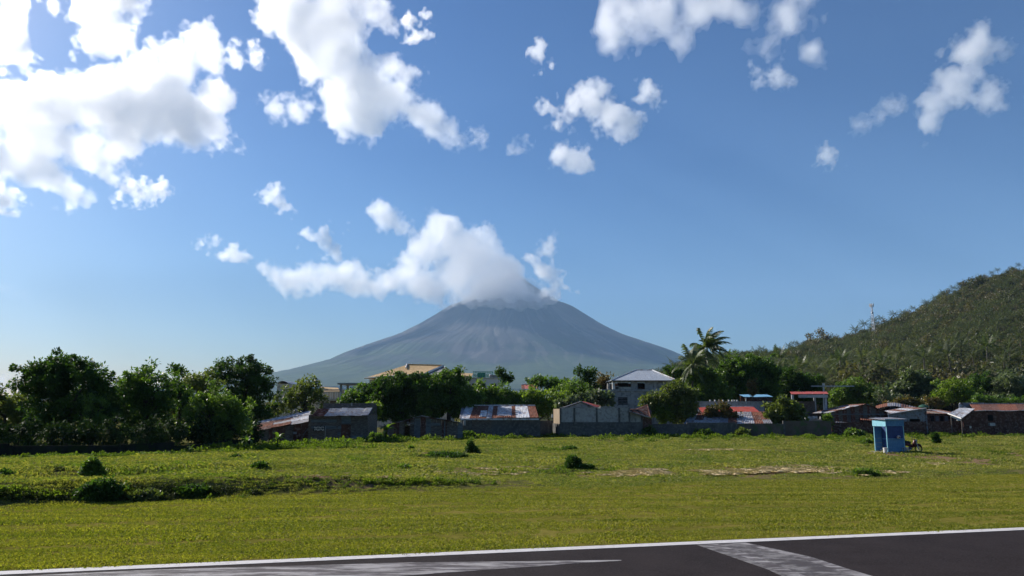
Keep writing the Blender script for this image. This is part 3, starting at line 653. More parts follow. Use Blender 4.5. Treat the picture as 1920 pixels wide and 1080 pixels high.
def tree(label, Y, base_px, blobs, leaf='mango', name='tree', cat='tree', seed=0, dens=3.0, n=55, L=0.27, W=0.13, cr=0.5, trunk=0.2, group=None, bark=None, limbs=9, fill=0.35, sprig=0.2, trunk_name='trunk', base_py=None, droop=0.25):
    """blobs: crown masses as (px, py, rx, ry) in photo pixels at ground distance Y"""
    g = np.random.default_rng(1000 + seed); k = Y / F
    if base_py is not None:
        bp = gp(base_px, base_py); bx, by, bz = bp
        Y = by; k = Y / F
    else:
        bx = float(at(base_px, 780, Y)[0]); by = Y; bz = gz(bx, by)
    if Y > 92: L, W, n = L * 1.3, W * 1.3, int(n * .8)
    root = empty(name, (bx, by, bz)); tag(root, label, cat, group)
    cen, crs, mains = [], [], []
    for (px, py, rx, ry) in blobs:
        c = np.array(at(px, py, Y), float); c[1] += (g.random() - 0.5) * rx * k * 0.5
        R = np.array([rx * k, (rx + ry) / 2 * k, ry * k]); mains.append(c)
        m = max(5, int(dens * math.pi * R[0] * R[2] * 1.7 / (cr / 0.5) ** 2))
        d = g.normal(size=(m, 3)); d /= np.linalg.norm(d, axis=1)[:, None]
        sh = np.where(g.random(m) < fill, 0.25 + 0.5 * g.random(m), 0.78 + 0.22 * g.random(m))
        sh = np.where(g.random(m) < sprig, 1.02 + 0.20 * g.random(m), sh)
        # lumpy outline: radius depends on direction
        lump = 0.84 + 0.30 * np.sin(d[:, 0] * 5 + g.random() * 6) * np.cos(d[:, 2] * 6 + g.random() * 6) + 0.08 * np.sin(d[:, 1] * 9)
        cen.append(c + d * R * (sh * lump)[:, None]); crs.append(cr * (0.40 + 1.05 * g.random(m) ** 1.3) * np.where(sh > 1.0, 0.6, 1.0))
    cen = np.concatenate(cen) - np.array([bx, by, bz]); crs = np.concatenate(crs)
    ok = cen[:, 2] > (0.15 if Y > 55 and cr > .3 else -0.05); cen, crs = cen[ok], crs[ok]
    V, Q, t = leaves(cen, crs, n, L, W, g, droop=droop)
    link('crown', np_mesh('crown', V, Q, LEAF[leaf] if isinstance(leaf, str) else leaf, tint=t), root)
    mains = [Vector(m) - Vector((bx, by, bz)) for m in mains]; top = max(mains, key=lambda v: v.z)
    h = max(0.5, top.z)
    j = lambda a: Vector(((g.random() - .5) * a, (g.random() - .5) * a, 0))
    spine = [Vector((0, 0, -0.2)), Vector((0, 0, h * 0.18)) + j(h * .03), Vector((top.x * .25, top.y * .25, h * 0.45)) + j(h * .06), Vector((top.x * .7, top.y * .7, h * 0.8)) + j(h * .05), top]
    parts = [tube(spine, [trunk * 1.25, trunk, trunk * .8, trunk * .45, trunk * .15])]
    for i in range(limbs):
        tgt = Vector(cen[int(g.integers(len(cen)))]); s = spine[2].lerp(spine[3], g.random()) if i % 2 else spine[1].lerp(spine[2], 0.4 + 0.6 * g.random())
        if tgt.z < s.z * 0.7: continue
        mid = s.lerp(tgt, 0.5) + Vector((0, 0, (tgt - s).length * 0.1))
        parts.append(tube([s, mid, tgt], [trunk * .45, trunk * .28, trunk * .1], 5))
    v, f = join(parts); mesh_obj(trunk_name, v, f, bark or BARK, root, smooth=True)
    return root

GL = 'trees of the dark grove at the left edge'; GM = 'trees between the sheds and the volcano'; GR = 'trees along the foot of the hill'
tree('low olive green tree at the far left edge of the dark grove', 66, 8, [(10, 765, 45, 36), (45, 790, 25, 35), (-40, 770, 50, 45), (20, 815, 50, 25)], 'olive', seed=1, group=GL)
tree('tallest spreading tree of the left grove with reaching upper branches', 64, 128, [(125, 715, 70, 45), (75, 700, 42, 26), (110, 685, 34, 24), (165, 705, 42, 32), (60, 725, 30, 16), (140, 770, 88, 50), (80, 790, 40, 45), (190, 760, 40, 60)], 'dark', seed=2, n=70, trunk=.3, sprig=.25, group=GL)
tree('broad olive topped tree right of the tallest one in the left grove', 68, 275, [(272, 715, 46, 34), (250, 750, 50, 50), (300, 745, 36, 45), (270, 800, 55, 35)], 'mango', seed=3, n=65, sprig=.2, group=GL)
tree('slim tree with a see-through crown in the left grove', 72, 336, [(333, 694, 13, 13), (330, 725, 18, 22), (345, 760, 22, 28)], 'dark', seed=4, dens=2.2, cr=.38, sprig=.3, group=GL)
tree('round grey green tree behind the bright tree of the left grove', 76, 382, [(378, 712, 36, 25), (372, 750, 42, 42), (350, 790, 40, 30)], 'olive', seed=5, n=60, group=GL)
tree('high dark tree at the right end of the left grove', 92, 455, [(455, 700, 45, 28), (480, 712, 34, 30), (425, 690, 22, 16), (470, 676, 12, 9), (460, 755, 62, 48), (474, 782, 22, 34)], 'dark', seed=6, n=70, trunk=.28, sprig=.25, group=GL)
tree('fresh green tree leaning out in front of the left grove', 68, 400, [(405, 755, 48, 34), (370, 772, 30, 26), (440, 780, 40, 34), (400, 805, 60, 25)], 'mid', seed=7, n=60, group=GL)
tree('small yellow green tree low in the middle of the left grove', 62, 175, [(178, 755, 20, 18), (190, 785, 24, 22)], 'mid', seed=8, dens=2.5, cr=.4, group=GL)
tree('grey green spindly tree beside the balcony house', 96, 572, [(575, 718, 22, 18), (560, 740, 34, 20), (590, 745, 24, 22), (545, 760, 36, 20)], 'olive', seed=9, L=.24, dens=2.2, sprig=.3, group=GM)
tree('small bright tree beside the plank shed', 86, 703, [(702, 764, 14, 12), (704, 775, 12, 8)], 'bright', seed=10, dens=4, cr=.32, trunk=.07, group=GM)
tree('bright leaved mango tree beside the balcony house', 104, 680, [(680, 742, 36, 24), (655, 755, 28, 20), (705, 728, 26, 22), (690, 770, 40, 22)], 'mango', seed=11, n=60, group=GM)
tree('large dense dark mango tree in front of the tan roof', 101, 752, [(745, 722, 48, 24), (775, 715, 36, 18), (755, 755, 56, 38), (720, 745, 36, 40)], 'dark', seed=12, n=80, dens=3.6, trunk=.3, group=GM, sprig=.06)
tree('large green mango tree behind the low gabled hut', 100, 842, [(848, 712, 32, 20), (846, 700, 14, 12), (815, 728, 32, 26), (850, 745, 54, 36), (875, 760, 40, 30), (815, 765, 34, 24)], 'mango', seed=13, n=75, dens=3.4, trunk=.3, group=GM, sprig=.08)
tree('light green leafy tree above the red and white roof', 106, 925, [(920, 738, 40, 20), (950, 748, 38, 18), (900, 745, 24, 20), (925, 765, 60, 18)], 'mid', seed=14, n=55, group=GM)
tree('thin open tree sticking up beside the pale rooftop', 112, 945, [(938, 697, 9, 6), (950, 702, 10, 6), (958, 710, 9, 6), (944, 712, 8, 6)], 'dark', seed=15, dens=2.0, cr=.35, trunk=.1, limbs=6, group=GM)
tree('yellowish green tree right of the light leafy one', 108, 1010, [(1005, 742, 34, 16), (985, 752, 30, 16), (1040, 745, 26, 16), (1010, 765, 50, 16)], 'bright', seed=16, n=50, group=GM)
tree('flat topped dark tree behind the concrete block wall', 118, 1030, [(1010, 715, 26, 11), (1040, 718, 34, 13), (1060, 728, 26, 14)], 'mango', seed=17, n=60, group=GM)
tree('rounded feathery green tree left of the grey two storey house', 114, 1075, [(1075, 728, 34, 20), (1060, 740, 24, 14), (1100, 740, 22, 18)], 'mid', seed=18, n=60, L=.2, group=GM)
tree('upright dark tree standing above the rounded feathery one', 122, 1100, [(1100, 705, 18, 16), (1085, 694, 9, 8), (1108, 695, 9, 7), (1105, 722, 20, 14)], 'dark', seed=19, dens=2.6, group=GM, sprig=.3)
tree('brownish tree touching the left side of the grey hip roof', 124, 1132, [(1130, 712, 18, 14), (1125, 725, 20, 12)], 'rusty', seed=20, dens=2.4, group=GM)
tree('pale leaved tree behind the red gable roof', 103, 1085, [(1080, 750, 26, 9), (1115, 742, 22, 12), (1135, 748, 16, 14), (1060, 757, 14, 8)], 'pale', seed=21, L=.34, W=.2, dens=2.2, group=GM)
tree('young yellow green tree in front of the dark lean-to wall', 96, 1247, [(1245, 775, 18, 15), (1232, 768, 12, 9), (1258, 778, 12, 11), (1246, 762, 10, 8)], 'bright', seed=22, dens=4, cr=.36, trunk=.08, n=50, base_py=816)
tree('broad olive tree covering the right end of the grey house', 103, 1245, [(1232, 748, 24, 14), (1268, 730, 22, 16), (1252, 742, 20, 20), (1262, 765, 34, 20), (1212, 752, 12, 12), (1285, 772, 22, 22), (1290, 745, 18, 16), (1225, 768, 22, 14)], 'olive', seed=23, n=50, sprig=.3, L=.3, trunk=.22, group=GR)
tree('dark tree peeping over the hip roof corner', 135, 1262, [(1262, 695, 22, 10), (1280, 705, 20, 12)], 'dark', seed=24, group=GR)
tree('olive tree below the wind blown palm', 118, 1320, [(1320, 725, 40, 26), (1300, 745, 34, 24), (1345, 740, 30, 26), (1318, 705, 26, 14)], 'mid', seed=25, n=60, group=GR)
tree('huge rounded tree right of the wind blown palm', 128, 1395, [(1385, 690, 42, 26), (1425, 695, 36, 30), (1360, 712, 36, 26), (1400, 730, 60, 30), (1440, 720, 28, 30)], 'mango', seed=26, n=75, dens=3.2, trunk=.35, group=GR)
tree('dark spreading tree above the red canopy', 132, 1490, [(1480, 712, 38, 24), (1515, 720, 30, 22), (1500, 740, 46, 20), (1455, 735, 26, 20)], 'dark', seed=27, n=65, group=GR)
tree('slender tree with orange brown leaves before the huge rounded tree', 118, 1412, [(1412, 722, 9, 9), (1410, 732, 9, 7)], 'rusty', seed=28, dens=2.6, cr=.35, trunk=.07, group=GR)
tree('bushy tree with orange tinged top in front of the patched roof', 95, 1355, [(1352, 770, 28, 12), (1338, 782, 22, 12), (1368, 785, 22, 14), (1350, 797, 26, 10), (1325, 796, 16, 8)], 'rusty', name='tree', seed=29, dens=3.2, cr=.4, n=48, trunk=.1, base_py=816)
tree('round glossy tree between the patched roof and the red canopy', 94, 1472, [(1472, 768, 30, 20), (1452, 780, 20, 18), (1490, 785, 26, 22), (1470, 800, 30, 12)], 'olive', seed=30, dens=3.6, n=60, L=.32, W=.18, trunk=.14, base_py=817)
tree('low leafy tree left of the round glossy tree by the wall', 95, 1440, [(1440, 803, 18, 10), (1455, 810, 16, 6)], 'mid', seed=31, dens=3.6, cr=.35, trunk=.07, base_py=817.5)
tree('thin sapling standing before the dark wall beneath the red canopy', 95, 1551, [(1551, 784, 8, 9), (1552, 797, 7, 8), (1550, 806, 5, 5)], 'mid', seed=32, dens=4, cr=.26, L=.22, n=30, trunk=.05, limbs=4, sprig=.2, base_py=819)
# row at the foot of the hill, behind the right hand roofs
tree('wide tree behind the dark gabled shed', 138, 1600, [(1598, 728, 34, 20), (1575, 742, 26, 14), (1630, 738, 30, 20), (1605, 752, 50, 12)], 'mid', seed=33, n=60, group=GR)
tree('nearly bare grey tree behind the bent rust roof', 128, 1658, [(1650, 738, 22, 14), (1672, 745, 20, 10)], 'pale', seed=34, dens=0.8, cr=.4, limbs=22, trunk=.14, bark=BARK_PALE, group=GR)
tree('blue green big leaved tree above the grey lean-to', 140, 1715, [(1715, 718, 36, 24), (1690, 735, 26, 18), (1740, 735, 30, 20), (1715, 752, 46, 12)], 'pale', seed=35, n=50, L=.42, W=.22, group=GR)
tree('yellow green spreading tree left of the white lean-to roof', 132, 1790, [(1790, 728, 38, 18), (1765, 745, 26, 14), (1810, 742, 34, 14)], 'bright', seed=36, n=55, group=GR)
tree('dark round tree behind the white lean-to roof', 146, 1835, [(1835, 722, 34, 24), (1860, 738, 34, 16), (1830, 745, 46, 12)], 'dark', seed=37, n=65, group=GR)
tree('pale spiky leaved tree near the right edge above the rust roof', 142, 1895, [(1895, 718, 34, 26), (1925, 735, 34, 22), (1885, 745, 34, 12), (1965, 735, 34, 26)], 'pale', seed=38, n=50, L=.4, W=.12, group=GR)
tree('brownish low tree behind the curved rust roof', 122, 1690, [(1690, 752, 24, 8), (1720, 755, 20, 7)], 'rusty', seed=39, dens=2.6, group=GR)
tree('orange tinted low tree right of the curved rust roof', 124, 1745, [(1742, 752, 22, 9), (1765, 757, 16, 7)], 'rusty', seed=40, dens=2.6, group=GR)
tree('low dark tree behind the long rust brown roof', 126, 1860, [(1850, 752, 36, 9), (1895, 752, 30, 10)], 'mango', seed=41, group=GR)

# undergrowth of the left grove, shade put into its dark leaves: each bush is its own thing
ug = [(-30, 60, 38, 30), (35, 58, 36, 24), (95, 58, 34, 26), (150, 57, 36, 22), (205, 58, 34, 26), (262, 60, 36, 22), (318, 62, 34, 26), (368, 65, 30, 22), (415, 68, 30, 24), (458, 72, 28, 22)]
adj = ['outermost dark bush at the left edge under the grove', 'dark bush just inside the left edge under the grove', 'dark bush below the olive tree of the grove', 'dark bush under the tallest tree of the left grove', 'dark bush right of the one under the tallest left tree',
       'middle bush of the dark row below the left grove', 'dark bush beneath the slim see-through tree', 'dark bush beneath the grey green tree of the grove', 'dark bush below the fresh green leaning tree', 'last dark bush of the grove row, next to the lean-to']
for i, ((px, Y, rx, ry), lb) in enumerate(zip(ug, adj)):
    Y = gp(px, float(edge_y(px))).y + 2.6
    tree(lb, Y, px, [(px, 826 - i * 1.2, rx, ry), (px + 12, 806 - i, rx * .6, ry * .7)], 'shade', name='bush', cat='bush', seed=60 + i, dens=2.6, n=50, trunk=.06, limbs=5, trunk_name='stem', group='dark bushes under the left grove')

# single shrubs standing in the field
def shrub(label, px, py, rx, ry, leaf='mango', seed=0, cr=.13, L=.13, dens=26, n=22, extra=(), name='bush'):
    tree(label, 50, px, [(px, py - ry * 0.55, rx, ry), (px, py - ry * .1, rx * .9, ry * .55)] + [(a, min(b, py) , c, d) for a, b, c, d in extra], leaf, name=name, cat='bush', seed=seed, dens=dens, n=n, L=L, W=L * .5, cr=cr, trunk=.025, limbs=5, trunk_name='stem', base_py=py, sprig=.38, fill=.4)
shrub('wide dark rounded bush on the bank at the left of the field', 183, 934, 33, 20, 'dark', 80, extra=[(160, 926, 14, 10), (205, 926, 15, 12)], cr=.13)
shrub('upright feathery bush above the wide dark one on the left', 173, 894, 9, 9, 'mid', 81, extra=[(165, 874, 4, 9), (181, 872, 5, 8), (173, 868, 4, 7), (188, 886, 6, 5), (160, 884, 5, 6)], cr=.12)
shrub('low dark bush at the left edge of the field', 6, 895, 16, 7, 'dark', 82)
shrub('small dark tuft of a bush left of centre on the slope', 488, 880, 12, 7, 'dark', 83)
shrub('tiny dark bush in front of the lean-to shed', 442, 860, 7, 4, 'dark', 84)
shrub('peaked dark bush on the overgrown mound near the centre', 886, 850, 11, 9, 'dark', 85, extra=[(882, 835, 5, 7)])
shrub('low spread of dark bush left of the peaked bush', 838, 858, 34, 5, 'dark', 86)
shrub('dark conical bush mound at the centre of the field', 1077, 881, 15, 11, 'dark', 87, extra=[(1074, 864, 9, 7), (1100, 878, 12, 5)], cr=.13)
shrub('flat dark bush behind the conical one', 1068, 844, 14, 4, 'mango', 88)
shrub('spiky dark green weed bush right of the straw', 1619, 892, 20, 7, 'mid', 89)
shrub('small dark bush right of the motorcycle in the field', 1757, 834, 5, 9, 'dark', 90, extra=[(1753, 818, 4, 5)])
shrub('low green bush left of the blue kiosk', 1624, 833, 9, 6, 'mid', 91)
shrub('tiny bush beside the dead grass left of centre', 757, 880, 9, 4, 'mid', 92)
shrub('small upright weed bush below the gabled hut', 771, 845, 4, 5, 'mid', 93)
shrub('dark low bush on the bank right of the wide dark bush', 362, 926, 22, 8, 'dark', 94, extra=[(335, 926, 22, 7)])
shrub('brownish bush on the bank between the two dark ones', 270, 934, 30, 8, 'olive', 95)
shrub('leafy green bush heaped before the plank shed', 705, 830, 14, 11, 'mid', 96, cr=.2, L=.2, dens=16)
shrub('bright green bush at the foot of the gabled hut', 812, 822, 12, 7, 'bright', 97, cr=.2, L=.2, dens=16)
shrub('rounded bush at the corner under the red and white roof', 876, 820, 14, 6, 'mid', 98, cr=.2, L=.2, dens=16)

shrub('low scrubby bush against the long wall under the orange tinged tree', 1318, 819, 16, 9, 'mid', 99, cr=.22, L=.22, dens=14)
shrub('small bush against the long wall right of the orange tinged tree', 1392, 819, 12, 8, 'olive', 100, cr=.22, L=.22, dens=14)
shrub('creeper bush climbing the wall between lean-to and young tree', 1214, 819, 12, 12, 'mango', 101, cr=.22, L=.22, dens=14)
shrub('bush against the long wall right of the thin sapling', 1600, 820, 18, 9, 'mid', 102, cr=.22, L=.22, dens=14)
shrub('dark creeper mass hanging on the wall right of the round glossy tree', 1515, 818, 16, 10, 'mango', 103, cr=.22, L=.22, dens=14)
# bananas: every leaf is a part
def banana(label, px, py, h, nl, seed, lean=0.0, lm='banana', ls=1.0):
    g = random.Random(seed); b = gp(px, py); root = empty('banana_plant', tuple(b)); tag(root, label, 'banana plant')
    v, f = tube([(0, 0, -.1), (lean * .2, 0, h * .3), (lean * .5, 0, h * .55)], [h * .06, h * .05, h * .03], 7)
    mesh_obj('stem', v, f, GR_WEED, root, smooth=True)
    for i in range(nl):
        az = i * 2.399 + g.random() * .5; el = math.radians(g.uniform(35, 80)); L_ = h * g.uniform(.45, .7) * ls; w = L_ * g.uniform(.13, .18)
        V, Fc = [], []; ns = 7; p = Vector((lean * .5, 0, h * .5)); d = Vector((math.cos(az) * math.cos(el), math.sin(az) * math.cos(el), math.sin(el)))
        sd = Vector((-math.sin(az), math.cos(az), 0))
        for s in range(ns):
            t = s / (ns - 1); ww = w * (math.sin(math.pi * min(1, 0.12 + t * 0.9)) ** .6) * (1 if s < ns - 1 else .1)
            V += [p + sd * ww + Vector((0, 0, ww * .35)), p, p - sd * ww + Vector((0, 0, ww * .35))]
            p = p + d * L_ / (ns - 1); d = (d + Vector((0, 0, -0.30))).normalized()
        for s in range(ns - 1):
            for c in (0, 1): Fc.append((s * 3 + c, s * 3 + c + 1, s * 3 + c + 4, s * 3 + c + 3))
        mesh_obj('leaf', V, Fc, LEAF[lm], root, smooth=True)
banana('banana plant at the foot of the grove, leftmost of the bananas', 357, 853, .75, 5, 1)
banana('banana plant with a pale upright leaf left of the lean-to shed', 462, 846, 1.35, 8, 2)
banana('banana plant with drooping leaves in front of the lean-to shed', 520, 842, 1.45, 9, 3)
banana('short banana plant beneath the plank shed sign', 650, 842, 1.0, 8, 4)
banana('tall banana plant right of the plank shed door', 722, 826, 2.0, 8, 5, .3)
banana('banana plant in front of the gabled hut', 826, 823, 1.6, 7, 6)
banana('single stalked banana plant with one bright upright leaf', 853, 820, 1.9, 4, 7)
if 0: banana('banana plant squeezed between grove and high dark tree top', 512, 833, 6.6, 7, 8, 0.0, 'mango', .6)

# ------------------------------------------------------------------ palms
def frond(L_, az, el, droop, nl, ll, g, wind=(0, 0), lw=0.05, twist=0.0):
    V, Q = [], []; p = np.zeros(3); d = np.array([math.cos(az) * math.cos(el), math.sin(az) * math.cos(el), math.sin(el)])
    ns = 9; P_, D_ = [], []
    for s in range(ns):
        P_.append(p.copy()); D_.append(d.copy()); p = p + d * L_ / (ns - 1)
        d = d + np.array([wind[0], wind[1], -droop]) * (0.06 + 0.2 * s / ns); d /= np.linalg.norm(d)
    P_, D_ = np.array(P_), np.array(D_); up0 = np.array([0, 0, 1.0])
    for s in range(ns - 1):
        sd = np.cross(D_[s], up0); sd /= np.linalg.norm(sd) + 1e-6; w = 0.045 * (1 - s / ns) + .008; o = len(V)
        V += [P_[s] + sd * w, P_[s] - sd * w, P_[s + 1] - sd * w * .8, P_[s + 1] + sd * w * .8]; Q.append((o, o + 1, o + 2, o + 3))
    for i in range(nl):
        t = 0.12 + 0.88 * (i + .5) / nl; f = t * (ns - 1); k = min(int(f), ns - 2); q = P_[k] + (P_[k + 1] - P_[k]) * (f - k); dd = D_[k]
        sd = np.cross(dd, up0); sd /= np.linalg.norm(sd) + 1e-6
        l = ll * math.sin(math.pi * (0.18 + 0.75 * t)) * (0.85 + 0.3 * g.random())
        for sg in (-1, 1):
            ld = sd * sg * 0.8 + dd * 0.55 + np.array([wind[0] * .6, wind[1] * .6, -0.45 - 0.3 * g.random()]); ld /= np.linalg.norm(ld)
            w = dd * lw; o = len(V)
            V += [q - w * .6, q + w * .6, q + ld * l * .6 + w * .7 + np.array([0, 0, .02]), q + ld * l]; Q.append((o, o + 1, o + 2, o + 3))
    return np.array(V), np.array(Q)
def frond_set(n, L_, nl, ll, g, wind=(0, 0), lw=.05, el0=-0.35, el1=1.3, droop=.9):
    out = []
    for i in range(n):
        f = i / (n - 1); out.append(frond(L_ * (0.8 + .3 * g.random()), i * 2.399 + g.random() * .4, el0 + (el1 - el0) * f + .1 * g.random(), droop * (1.1 - .5 * f), nl, ll, g, wind, lw))
    return out
def palm_mesh(g, L_=3.9, nf=19, nl=12, ll=.85, lw=.10, wind=(0.12, 0)):
    V, Q = [], []; o = 0
    for v, q in frond_set(nf, L_, nl, ll, g, wind, lw, -.5, 1.05, 1.15):
        V.append(v); Q.append(q + o); o += len(v)
    V = np.concatenate(V); Q = np.concatenate(Q); return V, Q, g.random(len(Q))

def big_palm(label, px, top_py, Y, base_py=None, L_=3.2, nf=18, nl=26, ll=.75, wind=(0.35, 0), seed=0, lean=0.6, group=None, el0=-.35, droop=.9):
    """palm near enough that each frond is a part"""
    g = np.random.default_rng(seed); top = P(px, top_py, Y); bx = top.x - lean; bz = HT(bx, Y)
    root = empty('coconut_palm', (bx, Y, bz)); tag(root, label, 'palm tree', group); h = top.z - bz
    v, f = tube([(0, 0, -.3), (lean * .15, 0, h * .3), (lean * .5, 0, h * .65), (lean, 0, h)], [.24, .17, .14, .12], 8)
    mesh_obj('trunk', v, f, BARK_PALE, root, smooth=True)
    for V, Q in frond_set(nf, L_, nl, ll, g, wind, .10, el0, 1.3, droop):
        o = link('frond', np_mesh('frond', V, Q, LEAF['palm'], tint=g.random(len(Q))), root); o.location = (lean, 0, h)

# ------------------------------------------------------------------ hill
HPX = [960, 1100, 1180, 1250, 1300, 1365, 1429, 1494, 1536, 1590, 1623, 1671, 1720, 1752, 1784, 1833, 1881, 1920, 2100, 2500, 3200, 4000]
HPY = [768, 764, 745, 712, 696, 684, 681, 670, 655, 655, 640, 624, 604, 588, 572, 545, 531, 520, 475, 440, 520, 768]
HY0, HYR = 150.0, 600.0
def HT(x, y):
    """terrain height beyond the village (array safe)"""
    scal = np.isscalar(x); x = np.asarray(x, float); y = np.asarray(y, float)
    px = 960 + F * x / (np.maximum(y, 1) * 0.99)
    zr = (768 + 6 - np.interp(px, HPX, HPY)) / F * HYR
    t = (y - HY0) / (HYR - HY0)
    p = np.where(t < 1, np.clip(t, 0, 1) ** 1.3, 1 - sstep(1.0, 2.4, t))
    z = zr * p + 5 * fbm2(x / 60, y / 60, 4, 12) * sstep(0.05, 0.4, t) * np.clip(zr / 30, 0, 1)
    z = np.maximum(z, 0) - 0.35 * (np.asarray(p) < 0.004)
    z = np.where(y < HY0, G(x, y), z)
    return float(z) if scal else z
def make_hill():
    ys = np.concatenate([np.linspace(HY0, 640, 150), np.linspace(650, 1300, 50)]); px = np.linspace(1000, 3600, 260)
    A = (px - 960) / F * .99; X = ys[:, None] * A[None]; Y = ys[:, None] + 0 * X; Z = HT(X, Y)
    nc = len(px); i = np.arange(len(ys) - 1)[:, None] * nc + np.arange(nc - 1)[None]
    Q = np.stack([i, i + 1, i + 1 + nc, i + nc], -1).reshape(-1, 4)
    m = mat_noise('hill_soil', (0.020, 0.030, 0.010), (0.050, 0.052, 0.022), 0.05, 0.95, c3=(0.075, 0.06, 0.035), scale2=0.15, spec=0.05)
    o = link('hill', np_mesh('hill', np.stack([X, Y, Z], -1).reshape(-1, 3), Q, m, smooth=True)); tag(o, 'steep forested hill rising to the right', kind='structure')
make_hill()

g = np.random.default_rng(77)
BARK_HILL = mat_noise('palm_bark', (0.06, 0.055, 0.045), (0.13, 0.12, 0.10), 0.3, 0.95, spec=0.05)
palm_cr = [np_mesh('crown', *palm_mesh(g)[:2], LEAF['hillpalm'], tint=None) for _ in range(4)]
for me in palm_cr:
    a = me.attributes.new('tint', 'FLOAT', 'FACE'); a.data.foreach_set('value', g.random(len(me.polygons)).astype(np.float32))
trunks = []
for i in range(4):
    h = (9.5, 11, 12.5, 8.2)[i]; l = (.5, -.8, 1.0, .2)[i]
    v, f = tube([(0, 0, -1.0), (l * .2, 0, h * .35), (l, 0, h)], [.24, .17, .13], 6); me = bpy.data.meshes.new('trunk'); me.from_pydata([tuple(p) for p in v], [], f); me.materials.append(BARK_HILL); me.shade_smooth(); trunks.append((me, l, h))
bro_cr, bro_tr = [], []
for i in range(5):
    r = 2.6 + .35 * i; cen = g.normal(size=(46, 3)); cen /= np.linalg.norm(cen, axis=1)[:, None]; cen *= np.array([r, r, r * .75]) * (0.55 + .5 * g.random((46, 1))); cen[:, 2] += r + 1.6
    V, Q, t = leaves(cen, np.full(46, .95), 26, .62, .34, g); bro_cr.append(np_mesh('crown', V, Q, LEAF['hill'], tint=t))
    parts = [tube([(0, 0, -1), (.2, 0, 2), (0, 0, r + 1.6)], [.28, .2, .08], 6)] + [tube([(0, 0, 1.8), tuple(c * .5 + np.array([0, 0, .8])), tuple(c)], [.12, .08, .03], 4) for c in cen[:6]]
    v, f = join(parts); me = bpy.data.meshes.new('trunk'); me.from_pydata(v, [], f); me.materials.append(BARK); bro_tr.append(me)

def hill_palm(x, y, i, s, rz, label, group=None, z=None):
    me, l, h = trunks[i % 4]; root = empty('coconut_palm', (x, y, HT(x, y) if z is None else z), rz); root.scale = (s, s, s)
    tag(root, label, 'palm tree', group); link('trunk', me, root); link('crown', palm_cr[i % 4], root, (l, 0, h)); return root
def hill_tree(x, y, i, s, rz, label, group=None):
    root = empty('tree', (x, y, HT(x, y)), rz); root.scale = (s, s, s); tag(root, label, 'tree', group)
    link('trunk', bro_tr[i % 5], root); link('crown', bro_cr[i % 5], root); return root

# the skyline palms one can tell apart
for (px, ty, i, lb) in [(1429, 655, 0, 'skyline palm above the huge rounded tree'), (1480, 648, 1, 'skyline palm left of the rounded skyline tree'), (1590, 628, 2, 'skyline palm just right of the small cloud at the ridge'),
                        (1603, 617, 3, 'skyline palm halfway from the mast to the rounded skyline tree'), (1622, 608, 0, 'short palm crown just left of the mast'), (1641, 601, 1, 'palm crown just right of the lattice mast'), (1654, 597, 2, 'lone tall skyline palm right of the mast'),
                        (1661, 608, 3, 'low palm under the lone tall skyline palm'), (1678, 590, 0, 'dark skyline palm where the slope steepens'), (1695, 586, 1, 'skyline palm beside the dark one on the steepening slope'), (1714, 578, 2, 'skyline palm of the pair above the steepening slope'), (1737, 568, 0, 'skyline palm mid way up the steep slope'),
                        (1754, 560, 3, 'skyline palm above the middle of the steep slope'), (1770, 549, 1, 'skyline palm below the highest ones on the slope'), (1789, 540, 2, 'highest distinct palm on the hill skyline')]:
    y = 575.0; x = float(at(px, ty, y)[0]); zt = float(at(px, ty, y)[2]); me, l, h = trunks[i % 4]
    z = HT(x, y); s = min(1.5, max(0.7, (zt - z) / h)); hill_palm(x, y, i, s, 0.0 if i % 2 else 3.1, lb)
hill_tree(float(at(1536, 640, 560)[0]), 560, 4, 2.0, 0, 'rounded broadleaf tree breaking the palm skyline')
hill_tree(float(at(1834, 525, 570)[0]), 570, 3, 1.7, 1, 'dark rounded tree on the upper skyline of the hill')

# the mass of the hill: nearest ones singly, the rest as one scattered wood
N_ = 15000
y = np.sqrt(165 ** 2 + (660 ** 2 - 165 ** 2) * g.random(N_)); a = 0.18 + (0.98 - 0.18) * g.random(N_); x = a * y
z = HT(x, y); pxs = 960 + a * F
k = (z > 0.0) & (g.random(N_) < 0.62); x, y, z, pxs = x[k], y[k], z[k], pxs[k]
palmy = g.random(len(x)) < np.clip(0.62 - (pxs - 1500) / 1500 + 1.6 * fbm2(x / 45, y / 45, 2, 61), 0.12, 0.85)
order = np.argsort(y); x, y, z, pxs, palmy = x[order], y[order], z[order], pxs[order], palmy[order]
vis = (pxs > 1270) & (pxs < 1930)
ip = [i for i in range(len(x)) if palmy[i] and vis[i]][:240]; it = [i for i in range(len(x)) if not palmy[i] and vis[i]][:260]
for i in ip: hill_palm(float(x[i]), float(y[i]), int(g.integers(4)), 0.75 + .35 * g.random(), g.random() * 6.28, 'coconut palm among the dense trees on the lower hillside', 'palms on the lower hillside')
for i in it: hill_tree(float(x[i]), float(y[i]), int(g.integers(5)), 0.65 + .95 * g.random() ** 2, g.random() * 6.28, 'broadleaf tree among the palms on the lower hillside', 'broadleaf trees on the lower hillside')
used = set(ip) | set(it); rest = np.array([i for i in range(len(x)) if i not in used])
sources = [bpy.data.objects.new('hill_tree_source', m_) for m_ in bro_cr]
